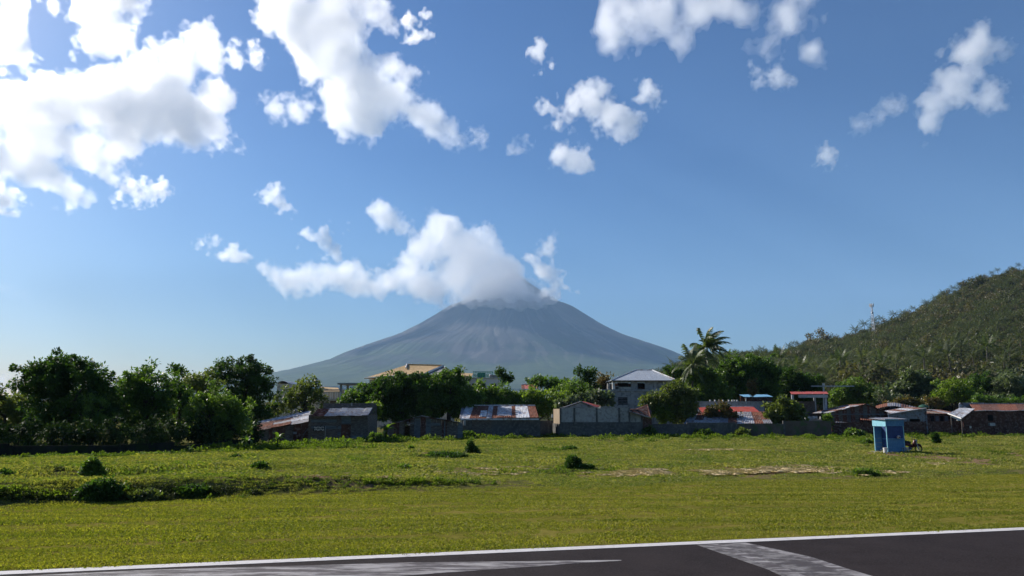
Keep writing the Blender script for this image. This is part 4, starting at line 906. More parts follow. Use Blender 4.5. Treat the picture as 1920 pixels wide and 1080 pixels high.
for m_, (tm, l, h) in zip(palm_cr, trunks):
    # crown and trunk of a palm in one source mesh
    Vc = np.zeros(len(m_.vertices) * 3, np.float32); m_.vertices.foreach_get('co', Vc); Vc = Vc.reshape(-1, 3) + np.array([l, 0, h])
    Qc = np.zeros(len(m_.loops), np.int32); m_.loops.foreach_get('vertex_index', Qc); Qc = Qc.reshape(-1, 4)
    Vt = np.zeros(len(tm.vertices) * 3, np.float32); tm.vertices.foreach_get('co', Vt); Vt = Vt.reshape(-1, 3)
    Qt = np.array([list(p.vertices) for p in tm.polygons if len(p.vertices) == 4]) + len(Vc)
    me = np_mesh('palm_source', np.concatenate([Vc, Vt]), np.concatenate([Qc, Qt]), LEAF['hillpalm'], tint=g.random(len(Qc) + len(Qt)))
    me.materials.append(BARK_HILL); mi = np.zeros(len(Qc) + len(Qt), np.int32); mi[len(Qc):] = 1; me.polygons.foreach_set('material_index', mi)
    sources.append(bpy.data.objects.new('palm_source', me))
pr, tr = rest[palmy[rest]], rest[~palmy[rest]]
def hpts(i): return np.stack([x[i], y[i], z[i]], 1)
scatter('hillside_palms', 'dense stand of small coconut palms over the upper hill', hpts(pr), g.random(len(pr)) * 6.28, .55 + .30 * g.random(len(pr)), sources[5:])
scatter('hillside_forest', 'dense broadleaf wood covering the upper hill', hpts(tr), g.random(len(tr)) * 6.28, (.5 + .85 * g.random(len(tr)) ** 3), sources[:5], seed=3)
print('hill', len(ip), len(it), len(rest))
# far scrub on the plain behind the village
xf = (g.random(2600) * 2 - 1) * 420; yf = 165 + 500 * g.random(2600) ** 1.3; k = (xf / yf < 0.2); xf, yf = xf[k], yf[k]
scatter('distant_wood', 'low far off belt of trees between the village and the volcano', np.stack([xf, yf, 0 * xf - 0.3], 1), g.random(len(xf)) * 6.28, .55 + .35 * g.random(len(xf)), sources[:5], seed=4)

big_palm('wind blown coconut palm with fronds swept over, tallest near tree', 1326, 655, 122, L_=4.6, nf=26, nl=38, ll=1.2, wind=(0.95, -0.3), seed=5, lean=1.2, el0=-1.0, droop=2.0)
big_palm('ragged palm crown leaning left below the wind blown palm', 1300, 684, 118, L_=3.8, nf=20, nl=30, ll=1.0, wind=(0.5, -0.2), seed=8, lean=.5, el0=-.9, droop=1.7)
big_palm('smaller coconut palm right behind the wind blown one', 1362, 690, 130, L_=3.6, nf=16, nl=28, wind=(0.2, 0), seed=6)
for (px, ty, Y, lb, sd_) in [(1575, 676, 200, 'tall palm with a long pale trunk left of the mast', 11), (1655, 680, 205, 'tall palm with a bare trunk below the mast', 12), (1500, 690, 190, 'palm rising behind the dark spreading tree', 13), (1616, 690, 190, 'palm between the two long trunked ones', 14), (1735, 672, 210, 'palm above the blue green big leaved tree', 15), (1850, 650, 215, 'palm high above the white lean-to roof', 16), (1460, 672, 200, 'palm over the right shoulder of the huge rounded tree', 17)]:
    big_palm(lb, px, ty, Y, L_=3.7, nf=15, nl=16, ll=.9, wind=(0.15, 0), seed=sd_, lean=.4, group=None)

# ------------------------------------------------------------------ building helpers
class Thing:
    def __init__(s, name, label, cat, loc, group=None):
        s.o = Vector(loc); s.root = empty(name, tuple(loc)); tag(s.root, label, cat, group)
    def mesh(s, name, V, Fc, mat, parent=None, smooth=False, label=None):
        o = mesh_obj(name, [tuple(Vector(v) - s.o) for v in V], Fc, mat, parent or s.root, smooth)
        if label: o['label'] = label
        return o
    def box(s, name, a, b, mat, parent=None, rz=0.0, label=None, bev=0.0):
        x0, y0, z0 = a; x1, y1, z1 = b; c = Vector(((x0 + x1) / 2, (y0 + y1) / 2, 0)); R = Matrix.Rotation(rz, 3, 'Z')
        V = [R @ (Vector((x, y, z)) - c) + c for z in (z0, z1) for y in (y0, y1) for x in (x0, x1)]
        return s.mesh(name, V, [(0, 2, 3, 1), (4, 5, 7, 6), (0, 1, 5, 4), (2, 6, 7, 3), (0, 4, 6, 2), (1, 3, 7, 5)], mat, parent, label=label)
    def poly(s, name, pts, th, mat, parent=None, label=None):
        """flat polygon with thickness th below its plane"""
        pts = [Vector(p) for p in pts]; n = (pts[1] - pts[0]).cross(pts[2] - pts[0]).normalized()
        if n.z < 0 or (abs(n.z) < 1e-4 and n.y > 0): pts = pts[::-1]; n = -n
        k = len(pts); V = pts + [p - n * th for p in pts]
        return s.mesh(name, V, [tuple(range(k)), tuple(range(k, 2 * k))[::-1]] + [(i, i + k, (i + 1) % k + k, (i + 1) % k) for i in range(k)], mat, parent, label=label)
    def sheet(s, name, a, b, c, d, mat, parent=None, ribs=5, amp=.022, th=.006, sag=0.0, lift=0.0, label=None):
        """corrugated sheet: a-b along the eave (left to right), d-c along the ridge; ribs run from eave to ridge"""
        a, b, c, d = map(Vector, (a, b, c, d)); n = (b - a).cross(d - a).normalized()
        if n.z < 0: n = -n
        nu, nv = ribs * 2, 2; V = []
        for lay in (0, 1):
            for j in range(nv + 1):
                for i in range(nu + 1):
                    u, v = i / nu, j / nv; p = (a * (1 - u) + b * u) * (1 - v) + (d * (1 - u) + c * u) * v
                    V.append(p + n * (lift + (amp if i % 2 else -amp) - lay * th - sag * math.sin(math.pi * v)))
        w = nu + 1; m = w * (nv + 1); Fc = []
        for j in range(nv):
            for i in range(nu):
                q = j * w + i; Fc.append((q, q + 1, q + 1 + w, q + w)); Fc.append((q + m, q + w + m, q + 1 + w + m, q + 1 + m))
        for i in range(nu): Fc.append((i, i + m, i + 1 + m, i + 1)); q = nv * w + i; Fc.append((q, q + 1, q + 1 + m, q + m))
        for j in range(nv): q = j * w; Fc.append((q, q + w, q + w + m, q + m)); q += nu; Fc.append((q, q + m, q + w + m, q + w))
        return s.mesh(name, V, Fc, mat, parent, label=label)
    def bar(s, name, p, q, r, mat, parent=None, n=6, label=None):
        v, f = tube([p, q], [r, r], n); return s.mesh(name, v, f, mat, parent, label=label)
def lerp(a, b, t): return Vector(a) * (1 - t) + Vector(b) * t
def ZB(px, py, Y): return P(px, py, Y).z
def XB(px, Y): return P(px, 780, Y).x

M_ = {}
def M(name, *a, **k):
    if name not in M_: M_[name] = mat_noise(name, *a, **k)
    return M_[name]
RUST = M('rusty_sheet', (0.115, 0.036, 0.022), (0.20, 0.075, 0.045), 1.6, 0.9, c3=(0.26, 0.15, 0.11), scale2=5, spec=0.1)
RUSTD = M('dark_rusty_sheet', (0.0700, 0.0308, 0.0224), (0.1610, 0.0700, 0.0490), 1.4, 0.9, c3=(0.2100, 0.1540, 0.1400), scale2=3, spec=0.1)
ZINC = M('pale_zinc_sheet', (0.30, 0.32, 0.36), (0.46, 0.48, 0.52), 1.2, 0.55, c3=(0.22, 0.15, 0.12), scale2=4, spec=0.5, metallic=0.2)
ZINCD = M('grey_zinc_sheet', (0.16, 0.17, 0.20), (0.27, 0.28, 0.32), 1.5, 0.65, c3=(0.14, 0.09, 0.07), scale2=3, spec=0.4)
WHITE = M('white_sheet', (0.50, 0.52, 0.55), (0.66, 0.67, 0.70), 2.0, 0.55, c3=(0.33, 0.26, 0.22), scale2=3, spec=0.4)
REDP = M('red_painted_sheet', (0.34, 0.035, 0.022), (0.42, 0.07, 0.045), 1.5, 0.6, c3=(0.30, 0.10, 0.08), scale2=6, spec=0.3)
BLUEP = M('blue_painted_sheet', (0.09, 0.24, 0.42), (0.14, 0.32, 0.50), 1.5, 0.5, spec=0.4)
TAN = M('tan_roof_sheet', (0.42, 0.29, 0.13), (0.52, 0.37, 0.19), 0.7, 0.7, c3=(0.36, 0.22, 0.10), scale2=2.5, spec=0.3)
PALEB = M('pale_blue_roof_sheet', (0.33, 0.37, 0.42), (0.40, 0.44, 0.49), 1.0, 0.5, c3=(0.28, 0.30, 0.34), scale2=4, spec=0.5)
PLANK = M('old_dark_plank', (0.0665, 0.0532, 0.0456), (0.1615, 0.1368, 0.1178), 3.0, 0.95, c3=(0.2280, 0.2090, 0.1900), scale2=8, spec=0.05, stretch=(.4, 1, 4))
PLANKB = M('bluish_plank', (0.0810, 0.0936, 0.1080), (0.1980, 0.2160, 0.2340), 3.0, 0.95, spec=0.05, stretch=(.4, 1, 4))
BLOCK = M('hollow_block_wall', (0.0840, 0.0819, 0.0798), (0.1302, 0.1260, 0.1218), 0.9, 0.97, c3=(0.1575, 0.1512, 0.1449), scale2=3, spec=0.03)
BLOCKB = M('brownish_block_wall', (0.0950, 0.0760, 0.0646), (0.1520, 0.1254, 0.1064), 0.8, 0.97, c3=(0.0855, 0.1140, 0.0570), scale2=1.2, spec=0.03)
BLOCKL = M('light_block_wall', (0.3200, 0.3100, 0.3000), (0.4200, 0.4100, 0.4000), 1.2, 0.95, c3=(0.2800, 0.2600, 0.2500), scale2=3, spec=0.05)
CONC = M('weathered_concrete', (0.2700, 0.2625, 0.2550), (0.4050, 0.3900, 0.3750), 0.9, 0.95, c3=(0.2100, 0.2025, 0.1950), scale2=2.5, spec=0.08)
CREAM = M('cream_paint', (0.50, 0.45, 0.36), (0.60, 0.55, 0.46), 1.0, 0.9, c3=(0.38, 0.33, 0.26), scale2=2, spec=0.1)
WPAINT = M('white_paint', (0.62, 0.60, 0.56), (0.74, 0.72, 0.69), 1.5, 0.8, spec=0.2)
TANW = M('tan_board', (0.26, 0.20, 0.14), (0.38, 0.31, 0.23), 3.0, 0.9, spec=0.1, stretch=(3, 3, .3))
REDBR = M('red_brown_wall', (0.0680, 0.0340, 0.0272), (0.1360, 0.0680, 0.0544), 1.4, 0.95, c3=(0.1870, 0.1275, 0.1105), scale2=4, spec=0.05)
DARKIN = M('shade_black', (0.010, 0.010, 0.011), (0.018, 0.017, 0.018), 2, 0.9, spec=0.05)  # near-black that paints shade inside openings; also colours the notice board
GREENM = M('green_railing', (0.02, 0.14, 0.11), (0.03, 0.20, 0.16), 3, 0.6)
STEEL = M('galvanised_steel', (0.30, 0.31, 0.33), (0.44, 0.45, 0.47), 4, 0.5, metallic=0.5)
rr = random.Random(5)

def wall_front(t, name, x0, x1, y0, z1, mat, y1=None, depth=.15, parent=None, label=None, zb=-.6):
    """a wall between two plan points, footed below the ground"""
    y1 = y0 if y1 is None else y1
    a, b = Vector((x0, y0, 0)), Vector((x1, y1, 0)); n = Vector((-(b - a).y, (b - a).x, 0)).normalized() * depth
    zt = z1 if isinstance(z1, (tuple, list)) else (z1, z1); g0, g1 = gz(x0, y0) + zb, gz(x1, y1) + zb
    V = [(a.x, a.y, g0), (b.x, b.y, g1), (b.x, b.y, zt[1]), (a.x, a.y, zt[0])]; V += [(v[0] + n.x, v[1] + n.y, v[2]) for v in V]
    return t.mesh(name, V, [(0, 1, 2, 3), (5, 4, 7, 6), (0, 4, 5, 1), (3, 2, 6, 7), (0, 3, 7, 4), (1, 5, 6, 2)], mat, parent, label=label)

# ---- dark perimeter wall under the left grove
def boundary(label, pts, mat, pier=4.5, th=.15, ph=.03):
    x0, y0, z0 = pts[0]; t = Thing('boundary_wall', label, 'wall', (x0, y0, gz(x0, y0)))
    for (xa, ya, za), (xb, yb, zb) in zip(pts[:-1], pts[1:]):
        L_ = math.hypot(xb - xa, yb - ya); n = max(1, int(L_ / pier))
        for i in range(n):
            f0, f1 = i / n, (i + 1) / n; p = lerp((xa, ya, za), (xb, yb, zb), f0); q = lerp((xa, ya, za), (xb, yb, zb), f1); d = (q - p).normalized() * .14
            d.z = 0; jz = rr.uniform(-.06, .06)
            wall_front(t, 'wall_panel', p.x + d.x, q.x - d.x, p.y + d.y, p.z + jz, rr.choice([mat, mat, BLOCKB if mat is BLOCK else mat]), q.y - d.y)
            wall_front(t, 'pier', p.x - d.x * .98, p.x + d.x * .98, p.y - d.y * .98 - .03, p.z + ph + jz, mat, p.y + d.y * .98 - .03, depth=.24)
    return t
def wp(px, py, Y): v = P(px, py, Y); return (v.x, v.y, v.z)
boundary('block wall coloured dark with shade, running behind the bushes of the left grove', [wp(a, b, gp(a, float(edge_y(a))).y + .1) for a, b in ((-160, 834), (20, 836), (130, 837), (230, 834), (330, 835), (400, 828), (474, 822))], M('shade_dark_wall', (0.014, 0.016, 0.014), (0.028, 0.030, 0.026), 0.8, 0.97, c3=(0.02, 0.03, 0.012), scale2=1.5, spec=0.03))  # near-black wall colour paints in the deep shade of the grove

# ---- lean-to shed with patched roof (far left shed)
def shed_lean():
    Yf, Yb = 80.5, 87.0; A = P(472, 809, Yf); B = P(581, 789, Yf); C = P(582, 771, Yb); D = P(484, 790, Yb)
    t = Thing('lean_to_shed', 'low lean-to shed with a patched rusty and pale roof sloping left', 'shed', (A.x, Yf, gz(A.x, Yf)))
    rows = [(RUSTD, RUST, ZINCD), (RUST, ZINCD, ZINC), (RUSTD, RUSTD, ZINCD), (ZINC, ZINC, ZINC)]
    for j in range(4):
        for i in range(3):
            v0, v1 = j / 4, (j + 1) / 4 + .01; u0, u1 = i / 3 - .01, (i + 1) / 3
            a = lerp(lerp(A, B, u0), lerp(D, C, u0), v0); b = lerp(lerp(A, B, u1), lerp(D, C, u1), v0); c = lerp(lerp(A, B, u1), lerp(D, C, u1), v1); d = lerp(lerp(A, B, u0), lerp(D, C, u0), v1)
            t.sheet('roof_sheet', b, c, d, a, rows[j][i], ribs=6, lift=.03 * ((i + j) % 2) + rr.uniform(-.02, .03), sag=.03)
    for i in range(7):
        u0, u1 = i / 7, (i + 1) / 7 - .012; a, b = lerp(A, B, u0), lerp(A, B, u1)
        wall_front(t, 'wall_board', a.x, b.x, Yf + .25 + .03 * (i % 2), (a.z - .14, b.z - .14), (REDBR, PLANK, RUSTD)[i % 3], depth=.04)
    wall_front(t, 'back_wall', D.x + .2, C.x - .1, Yb - .3, (D.z - .15, C.z - .15), PLANK)
    t.bar('prop', P(568, 816, Yf - .3), P(580, 800, Yf - .1), .03, PLANKB)
    for px in (476, 512, 548): a = P(px, 806, Yf); t.bar('post', (a.x, Yf + .1, gz(a.x, Yf) - .3), (a.x, Yf + .1, a.z - .1 + (px - 476) * .008), .05, PLANK)
    a = P(546, 812, Yf); t.box('pale_patch', (a.x, Yf + .17, a.z - .1), (a.x + .5, Yf + .2, a.z + .12), ZINCD)
shed_lean()

# ---- plank shed with the notice
def shed_plank():
    Y = 80.0; x0, x1 = XB(583, Y), XB(690, Y); zt = ZB(600, 778, Y); zg = gz(x0, Y)
    t = Thing('plank_shed', 'dark plank shed with a crumpled pale tin roof edge and a notice', 'shed', (x0, Y, zg))
    n = 9; zb = zg - .3; segs = [(x0, XB(632, Y)), (XB(633.5, Y), XB(640, Y)), (XB(659, Y), XB(688, Y))]
    for i in range(n):
        for (a, b) in segs:
            z0 = zb + (zt - .1 - zb) * i / n; z1 = zb + (zt - .1 - zb) * (i + 1) / n - .025; o = rr.uniform(-.02, .02)
            t.box('plank', (a, Y + o, z0), (b, Y + .03 + o, z1), rr.choice([PLANK, PLANK, PLANKB]))
    t.box('door', (XB(640.5, Y), Y + .06, zg), (XB(658.5, Y), Y + .1, ZB(650, 796, Y)), RUSTD, label='dark brown door')
    t.box('shutter', (XB(641, Y), Y - .04, ZB(650, 794.5, Y)), (XB(659, Y), Y + .01, ZB(650, 787, Y)), PLANKB, label='bluish shutter over the door')
    t.box('lintel_board', (XB(640, Y), Y + .05, ZB(650, 787, Y)), (XB(659, Y), Y + .08, zt - .1), PLANKB)
    for px in (583, 633, 659.5, 689): a = XB(px, Y); t.box('post', (a - .05, Y - .08, zg - .3), (a + .05, Y - .03, zt), PLANK)
    # roof: crumpled eave strip of short sheets, bluish strip above it
    k = 9
    for i in range(k):
        a = P(583 + (689 - 583) * i / k, 780 - .12 * i, Y - .5); b = P(583 + (689 - 583) * (i + 1.03) / k, 780 - .12 * i, Y - .5); c = b + Vector((0, 2.6, .75)); d = a + Vector((0, 2.6, .75))
        t.sheet('roof_sheet', a, b, c, d, ZINC if i not in (0, 1) else RUSTD, ribs=6, amp=.03, lift=rr.uniform(-.03, .04), sag=rr.uniform(-.03, .06))
    for i in range(5):
        a = P(598 + 15 * i, 773, Y + 2.2); b = P(598 + 15 * (i + 1.02), 773, Y + 2.2); t.sheet('upper_roof_sheet', a, b, b + Vector((0, 3, .42)), a + Vector((0, 3, .42)), ZINCD, ribs=5, lift=.02 * (i % 2))
    wall_front(t, 'side_wall', x1, x1 + .1, Y + .1, zt, PLANK, Y + 5); wall_front(t, 'left_wall', x0 - .1, x0, Y + .1, zt, PLANK, Y + 5)
    wall_front(t, 'back_wall', x0, x1, Y + 5, zt + 1.2, PLANK)
    t.box('gable_block', (XB(657, Y + 4), Y + 4.2, zt + .9), (XB(658.5, Y + 4), Y + 4.4, ZB(657, 755, Y + 4)), CONC)
    # notice: two rows of small white letters on a dark board
    s = Thing('notice_board', 'small dark notice with two rows of white lettering on a post', 'sign', (XB(601, Y), Y - .35, zg))
    ax, bx_ = XB(590.5, Y), XB(611.5, Y); za, zb_ = ZB(600, 808, Y), ZB(600, 799, Y)
    s.box('board', (ax, Y - .36, za), (bx_, Y - .33, zb_), DARKIN)
    s.bar('post', (bx_ + .04, Y - .3, zg - .3), (bx_ + .04, Y - .3, zb_), .03, STEEL)
    w = (bx_ - ax); h = zb_ - za
    for row in (0, 1):
        n_ = 9 if row == 0 else 8
        for i in range(n_):
            u = .05 + .9 * i / n_ + (.03 if row else 0); zc = za + h * (.56 if row == 0 else .10); ww = w * .9 / n_ * .78
            X = ax + w * u; hh = h * .34; y_ = Y - .375
            # each glyph is an upright with one or two bars: unreadable at this distance, like the notice itself
            k_ = (i * 5 + row * 3) % 4
            V, Fc = [], []
            def bit(x0_, z0_, x1_, z1_):
                o = len(V); V.extend([(x0_, y_, z0_), (x1_, y_, z0_), (x1_, y_, z1_), (x0_, y_, z1_), (x0_, y_ + .012, z0_), (x1_, y_ + .012, z0_), (x1_, y_ + .012, z1_), (x0_, y_ + .012, z1_)])
                Fc.extend([(o, o + 1, o + 2, o + 3), (o + 4, o + 7, o + 6, o + 5), (o, o + 4, o + 5, o + 1), (o + 3, o + 2, o + 6, o + 7), (o, o + 3, o + 7, o + 4), (o + 1, o + 5, o + 6, o + 2)])
            bit(X, zc, X + ww * .3, zc + hh)
            if k_ in (0, 2, 3): bit(X + ww * .302, zc + hh * .72, X + ww, zc + hh)
            if k_ in (1, 2): bit(X + ww * .302, zc, X + ww, zc + hh * .28)
            if k_ in (0, 1): bit(X + ww * .7, zc + hh * .282, X + ww, zc + hh * .718)
            s.mesh('letter', V, Fc, WPAINT)
shed_plank()

# ---- low gabled hut
def hut():
    Y = 88.0; A, B, C = P(714, 799, Y), P(790, 779.5, Y), P(863, 791, Y); zg = gz(A.x, Y)
    t = Thing('gabled_hut', 'low dark hut under a thin sagging gable roof of old tin', 'hut', (A.x, Y, zg))
    for (a, b, n, ms) in ((A, B, 5, (RUSTD, ZINCD)), (B, C, 5, (RUSTD, ZINC))):
        for i in range(n):
            p, q = lerp(a, b, i / n), lerp(a, b, (i + 1.02) / n); up = Vector((0, 4.4, -.25))
            t.sheet('roof_sheet', p + Vector((0, -.45, 0)), q + Vector((0, -.45, 0)), q + up, p + up, ms[(i * 3 + n) % 2], ribs=3, amp=.02, th=.05, lift=rr.uniform(-.03, .05))
    n = 15
    for i in range(n):
        u0, u1 = i / n, (i + 1) / n; xa, xb = A.x + (C.x - A.x) * u0 + .3, A.x + (C.x - A.x) * u1 + .27
        def zr(x): return (A.z + (B.z - A.z) * (x - A.x) / (B.x - A.x) if x < B.x else B.z + (C.z - B.z) * (x - B.x) / (C.x - B.x)) - .12
        if i in (4,): continue
        wall_front(t, 'wall_board', xa, xb, Y + rr.uniform(0, .05), (zr(xa), zr(xb)), rr.choice([PLANK, PLANK, REDBR, PLANKB]), depth=.04)
    wall_front(t, 'back_wall', A.x + .4, C.x - .3, Y + 4, A.z, PLANK)
    for px, py in ((729, 797), (778, 783), (834, 787)):
        a = P(px, py, Y - .12); t.bar('post', (a.x, Y - .15, zg - .3), (a.x, Y - .15, a.z), .07, PLANKB)
    t.box('beam', tuple(P(763, 794.5, Y) - Vector((0, .1, 0))), tuple(P(777, 791, Y)), ZINCD, label='pale beam under the left roof slope')
    t.box('window_board', tuple(P(808, 798, Y) - Vector((0, .07, 0))), tuple(P(826, 793, Y) - Vector((0, .03, 0))), PLANKB)
hut()

# ---- long shed, red and white sheets
def shed_red():
    Yf, Yb = 93.5, 98.5; Y = Yf; A, B, C, D = P(863.5, 785, Yf), P(1010, 782.5, Yf), P(1003.5, 761, Yb), P(874, 761, Yb); zg = gz(A.x, Y)
    t = Thing('long_shed', 'long shed with a roof patched from red rusty and white sheets', 'shed', (A.x, Y, zg))
    cuts = [(863.5, 880, WHITE), (880, 892, RUST), (892, 912, RUST), (912, 921, ZINC), (921, 931, RUST), (931, 945, ZINC), (945, 960, ZINC), (960, 967, RUST), (967, 980, WHITE), (980, 993, WHITE), (993, 1010, RUST)]
    for i, (p0, p1, m) in enumerate(cuts):
        u0, u1 = (p0 - 863.5) / 146.5, (p1 - 863.5) / 146.5 + .004
        t.sheet('roof_sheet', lerp(A, B, u0), lerp(A, B, u1), lerp(D, C, u1), lerp(D, C, u0), m, ribs=max(3, int((p1 - p0) * .45)), lift=.02 * (i % 2), amp=.018)
    u0, u1 = (898 - 863.5) / 146.5, (911 - 863.5) / 146.5
    t.sheet('roof_patch', lerp(lerp(A, B, u0), lerp(D, C, u0), .10), lerp(lerp(A, B, u1), lerp(D, C, u1), .10), lerp(lerp(A, B, u1), lerp(D, C, u1), .58), lerp(lerp(A, B, u0), lerp(D, C, u0), .58), WHITE, ribs=4, lift=.06)
    u0, u1 = (931 - 863.5) / 146.5, (960 - 863.5) / 146.5
    t.sheet('rust_strip', lerp(lerp(A, B, u0), lerp(D, C, u0), .0), lerp(lerp(A, B, u1), lerp(D, C, u1), .0), lerp(lerp(A, B, u1), lerp(D, C, u1), .14), lerp(lerp(A, B, u0), lerp(D, C, u0), .14), RUST, ribs=8, lift=.07)
    t.box('eave_board', (A.x, Yf - .12, A.z - .16), (B.x, Yf - .06, A.z + .02), WHITE)
    t.bar('ridge_cap', D + Vector((0, 0, .06)), C + Vector((0, 0, .06)), .07, WHITE)
    t.sheet('end_sheet', P(861.5, 784, Yf), P(866, 785, Yf), P(872, 762, Yb) , P(866, 761, Yb), ZINCD, ribs=2)
    n = 8
    for i in range(n):
        a, b = lerp(A, B, i / n), lerp(A, B, (i + 1) / n); wall_front(t, 'wall_panel', a.x + .2, b.x + .18, Yf + .35 + .03 * (i % 2), a.z - .05, (BLOCK, PLANK)[i in (1, 2)], depth=.08)
    wall_front(t, 'right_wall', B.x - .1, C.x + .1, Yf + .4, (B.z - .1, C.z - .2), BLOCK, Yb)
    wall_front(t, 'left_wall', A.x + .3, D.x - .1, Yf + .4, (A.z - .1, D.z - .2), BLOCK, Yb); wall_front(t, 'back_wall', D.x, C.x, Yb, D.z - .2, BLOCK)
    a = P(871, 792, Yf); t.bar('hanging_drum', a + Vector((0, -.1, -.35)), a + Vector((0, -.1, .3)), .16, CONC, label='pale drum at the left corner')
shed_red()

# ---- concrete block house
def block_house():
    Y = 95.5; zt = ZB(1100, 765, Y); zm = ZB(1100, 791.5, Y); x0, x1 = XB(1051, Y), XB(1203, Y); zg = gz(x0, Y)
    t = Thing('block_house', 'windowless concrete block house with slim piers and a tan side', 'house', (x0, Y, zg))
    piers = [1051, 1077, 1119, 1161, 1180, 1203]
    for i, (a, b) in enumerate(zip(piers[:-1], piers[1:])):
        xa, xb = XB(a, Y) + .1, XB(b, Y) - .1; ze = zt - (.0 if b < 1190 else .55)
        n = max(1, round((xb - xa) / 1.3))
        t.box('wall_panel', (xa, Y + .02, zm), (xb, Y + .16, ze), BLOCKL if i in (0, 1, 2) else CONC)
        t.box('lower_wall', (xa, Y - .02, zg - .5), (xb, Y + .16, zm - .004), BLOCK, label='darker lower course of the wall')
    for a in piers: X = XB(a, Y); t.box('pier', (X - .1, Y - .07, zg - .5), (X + .1, Y + .2, zt + (.03 if a < 1190 else -.5)), BLOCK)
    t.box('coping', (x0, Y - .04, zt + .035), (XB(1180, Y), Y + .2, zt + .11), CONC)
    # the side that faces the sun
    xb = XB(1038, Y + 4)
    for i in range(6):
        a, b = lerp((x0 - .12, Y + .1, 0), (xb, Y + 4.4, 0), i / 6), lerp((x0 - .12, Y + .1, 0), (xb, Y + 4.4, 0), (i + .96) / 6)
        V = [(a.x, a.y, zm - .2), (b.x, b.y, zm - .2), (b.x, b.y, zt - .1), (a.x, a.y, zt - .1)]; V += [(v[0] + .05, v[1], v[2]) for v in V]
        t.mesh('side_board', V, [(0, 3, 2, 1), (4, 5, 6, 7), (0, 1, 5, 4), (3, 7, 6, 2), (0, 4, 7, 3), (1, 2, 6, 5)], TANW)
    wall_front(t, 'side_footing', x0 - .08, xb + .04, Y + .1, zm - .21, BLOCK, Y + 4.4)
    wall_front(t, 'back_wall', xb, x1, Y + 6, zt - .2, BLOCK); wall_front(t, 'right_wall', x1 - .1, x1, Y + .2, zt - .6, BLOCK, Y + 6)
    t.poly('roof_deck', [(x0, Y + .25, zt - .15), (x1 - .3, Y + .25, zt - .15), (x1 - .3, Y + 5.8, zt - .1), (xb + .3, Y + 5.8, zt - .1)], .08, RUSTD)
    # little gable with a red slope
    A, B, C = P(1053, 765.5, Y + .8), P(1089, 753, Y + .8), P(1118, 764.5, Y + .8); R = P(1094, 752.5, Y + 5) ; E = P(1126, 761, Y + 4.5)
    r = t.poly('roof_gable', [A + Vector((.4, .12, 0)), C + Vector((-.3, .12, 0)), B + Vector((0, .12, -.14))], .06, CONC)
    t.poly('roof_slope', [A, B, R, A + Vector((.2, 4.6, .1))], .05, ZINCD)
    t.poly('red_roof_slope', [B, C, E, R], .06, REDP, label='bright red right hand slope')
    for p, q in ((A, B), (B, C)): t.bar('bargeboard', p + Vector((0, -.06, 0)), q + Vector((0, -.06, 0)), .07, ZINCD)
    a = P(1036, 780, Y); t.bar('white_vent', (a.x, Y + .3, a.z - .2), (a.x, Y + .3, a.z + .2), .09, WPAINT)
    t2 = Thing('dark_lean_to', 'small dark lean-to with a thin pale sloping roof edge', 'shed', (XB(1182, Y - .6), Y - .6, zg))
    t2.poly('roof', [P(1181, 771.5, Y - .6), P(1220, 782.5, Y - .6), P(1222, 772, Y + 3.2), P(1214, 758, Y + 3.2), P(1186, 769, Y + 3)], .05, RUSTD)
    t2.bar('roof_edge', P(1181, 772, Y - .66), P(1220, 783, Y - .66), .06, ZINCD)
    wall_front(t2, 'wall', XB(1204, Y), XB(1222, Y), Y + .1, (ZB(1204, 780, Y), ZB(1222, 785, Y)), REDBR)
block_house()
Yw = 98.0
boundary('short dark wall between the long shed and the block house', [wp(1011, 788, 97), wp(1038, 792, 98)], BLOCK)
boundary('long dark block wall along the field in front of the right hand roofs', [wp(1206, 795, Yw), wp(1290, 793, Yw), wp(1380, 794, Yw), wp(1470, 790, Yw), wp(1560, 787, Yw)], BLOCK)
boundary('dark wall behind the blue kiosk joining the gabled shed', [wp(1561, 792, 101), wp(1660, 791, 102), wp(1735, 790, 103), wp(1800, 789, 104)], REDBR)

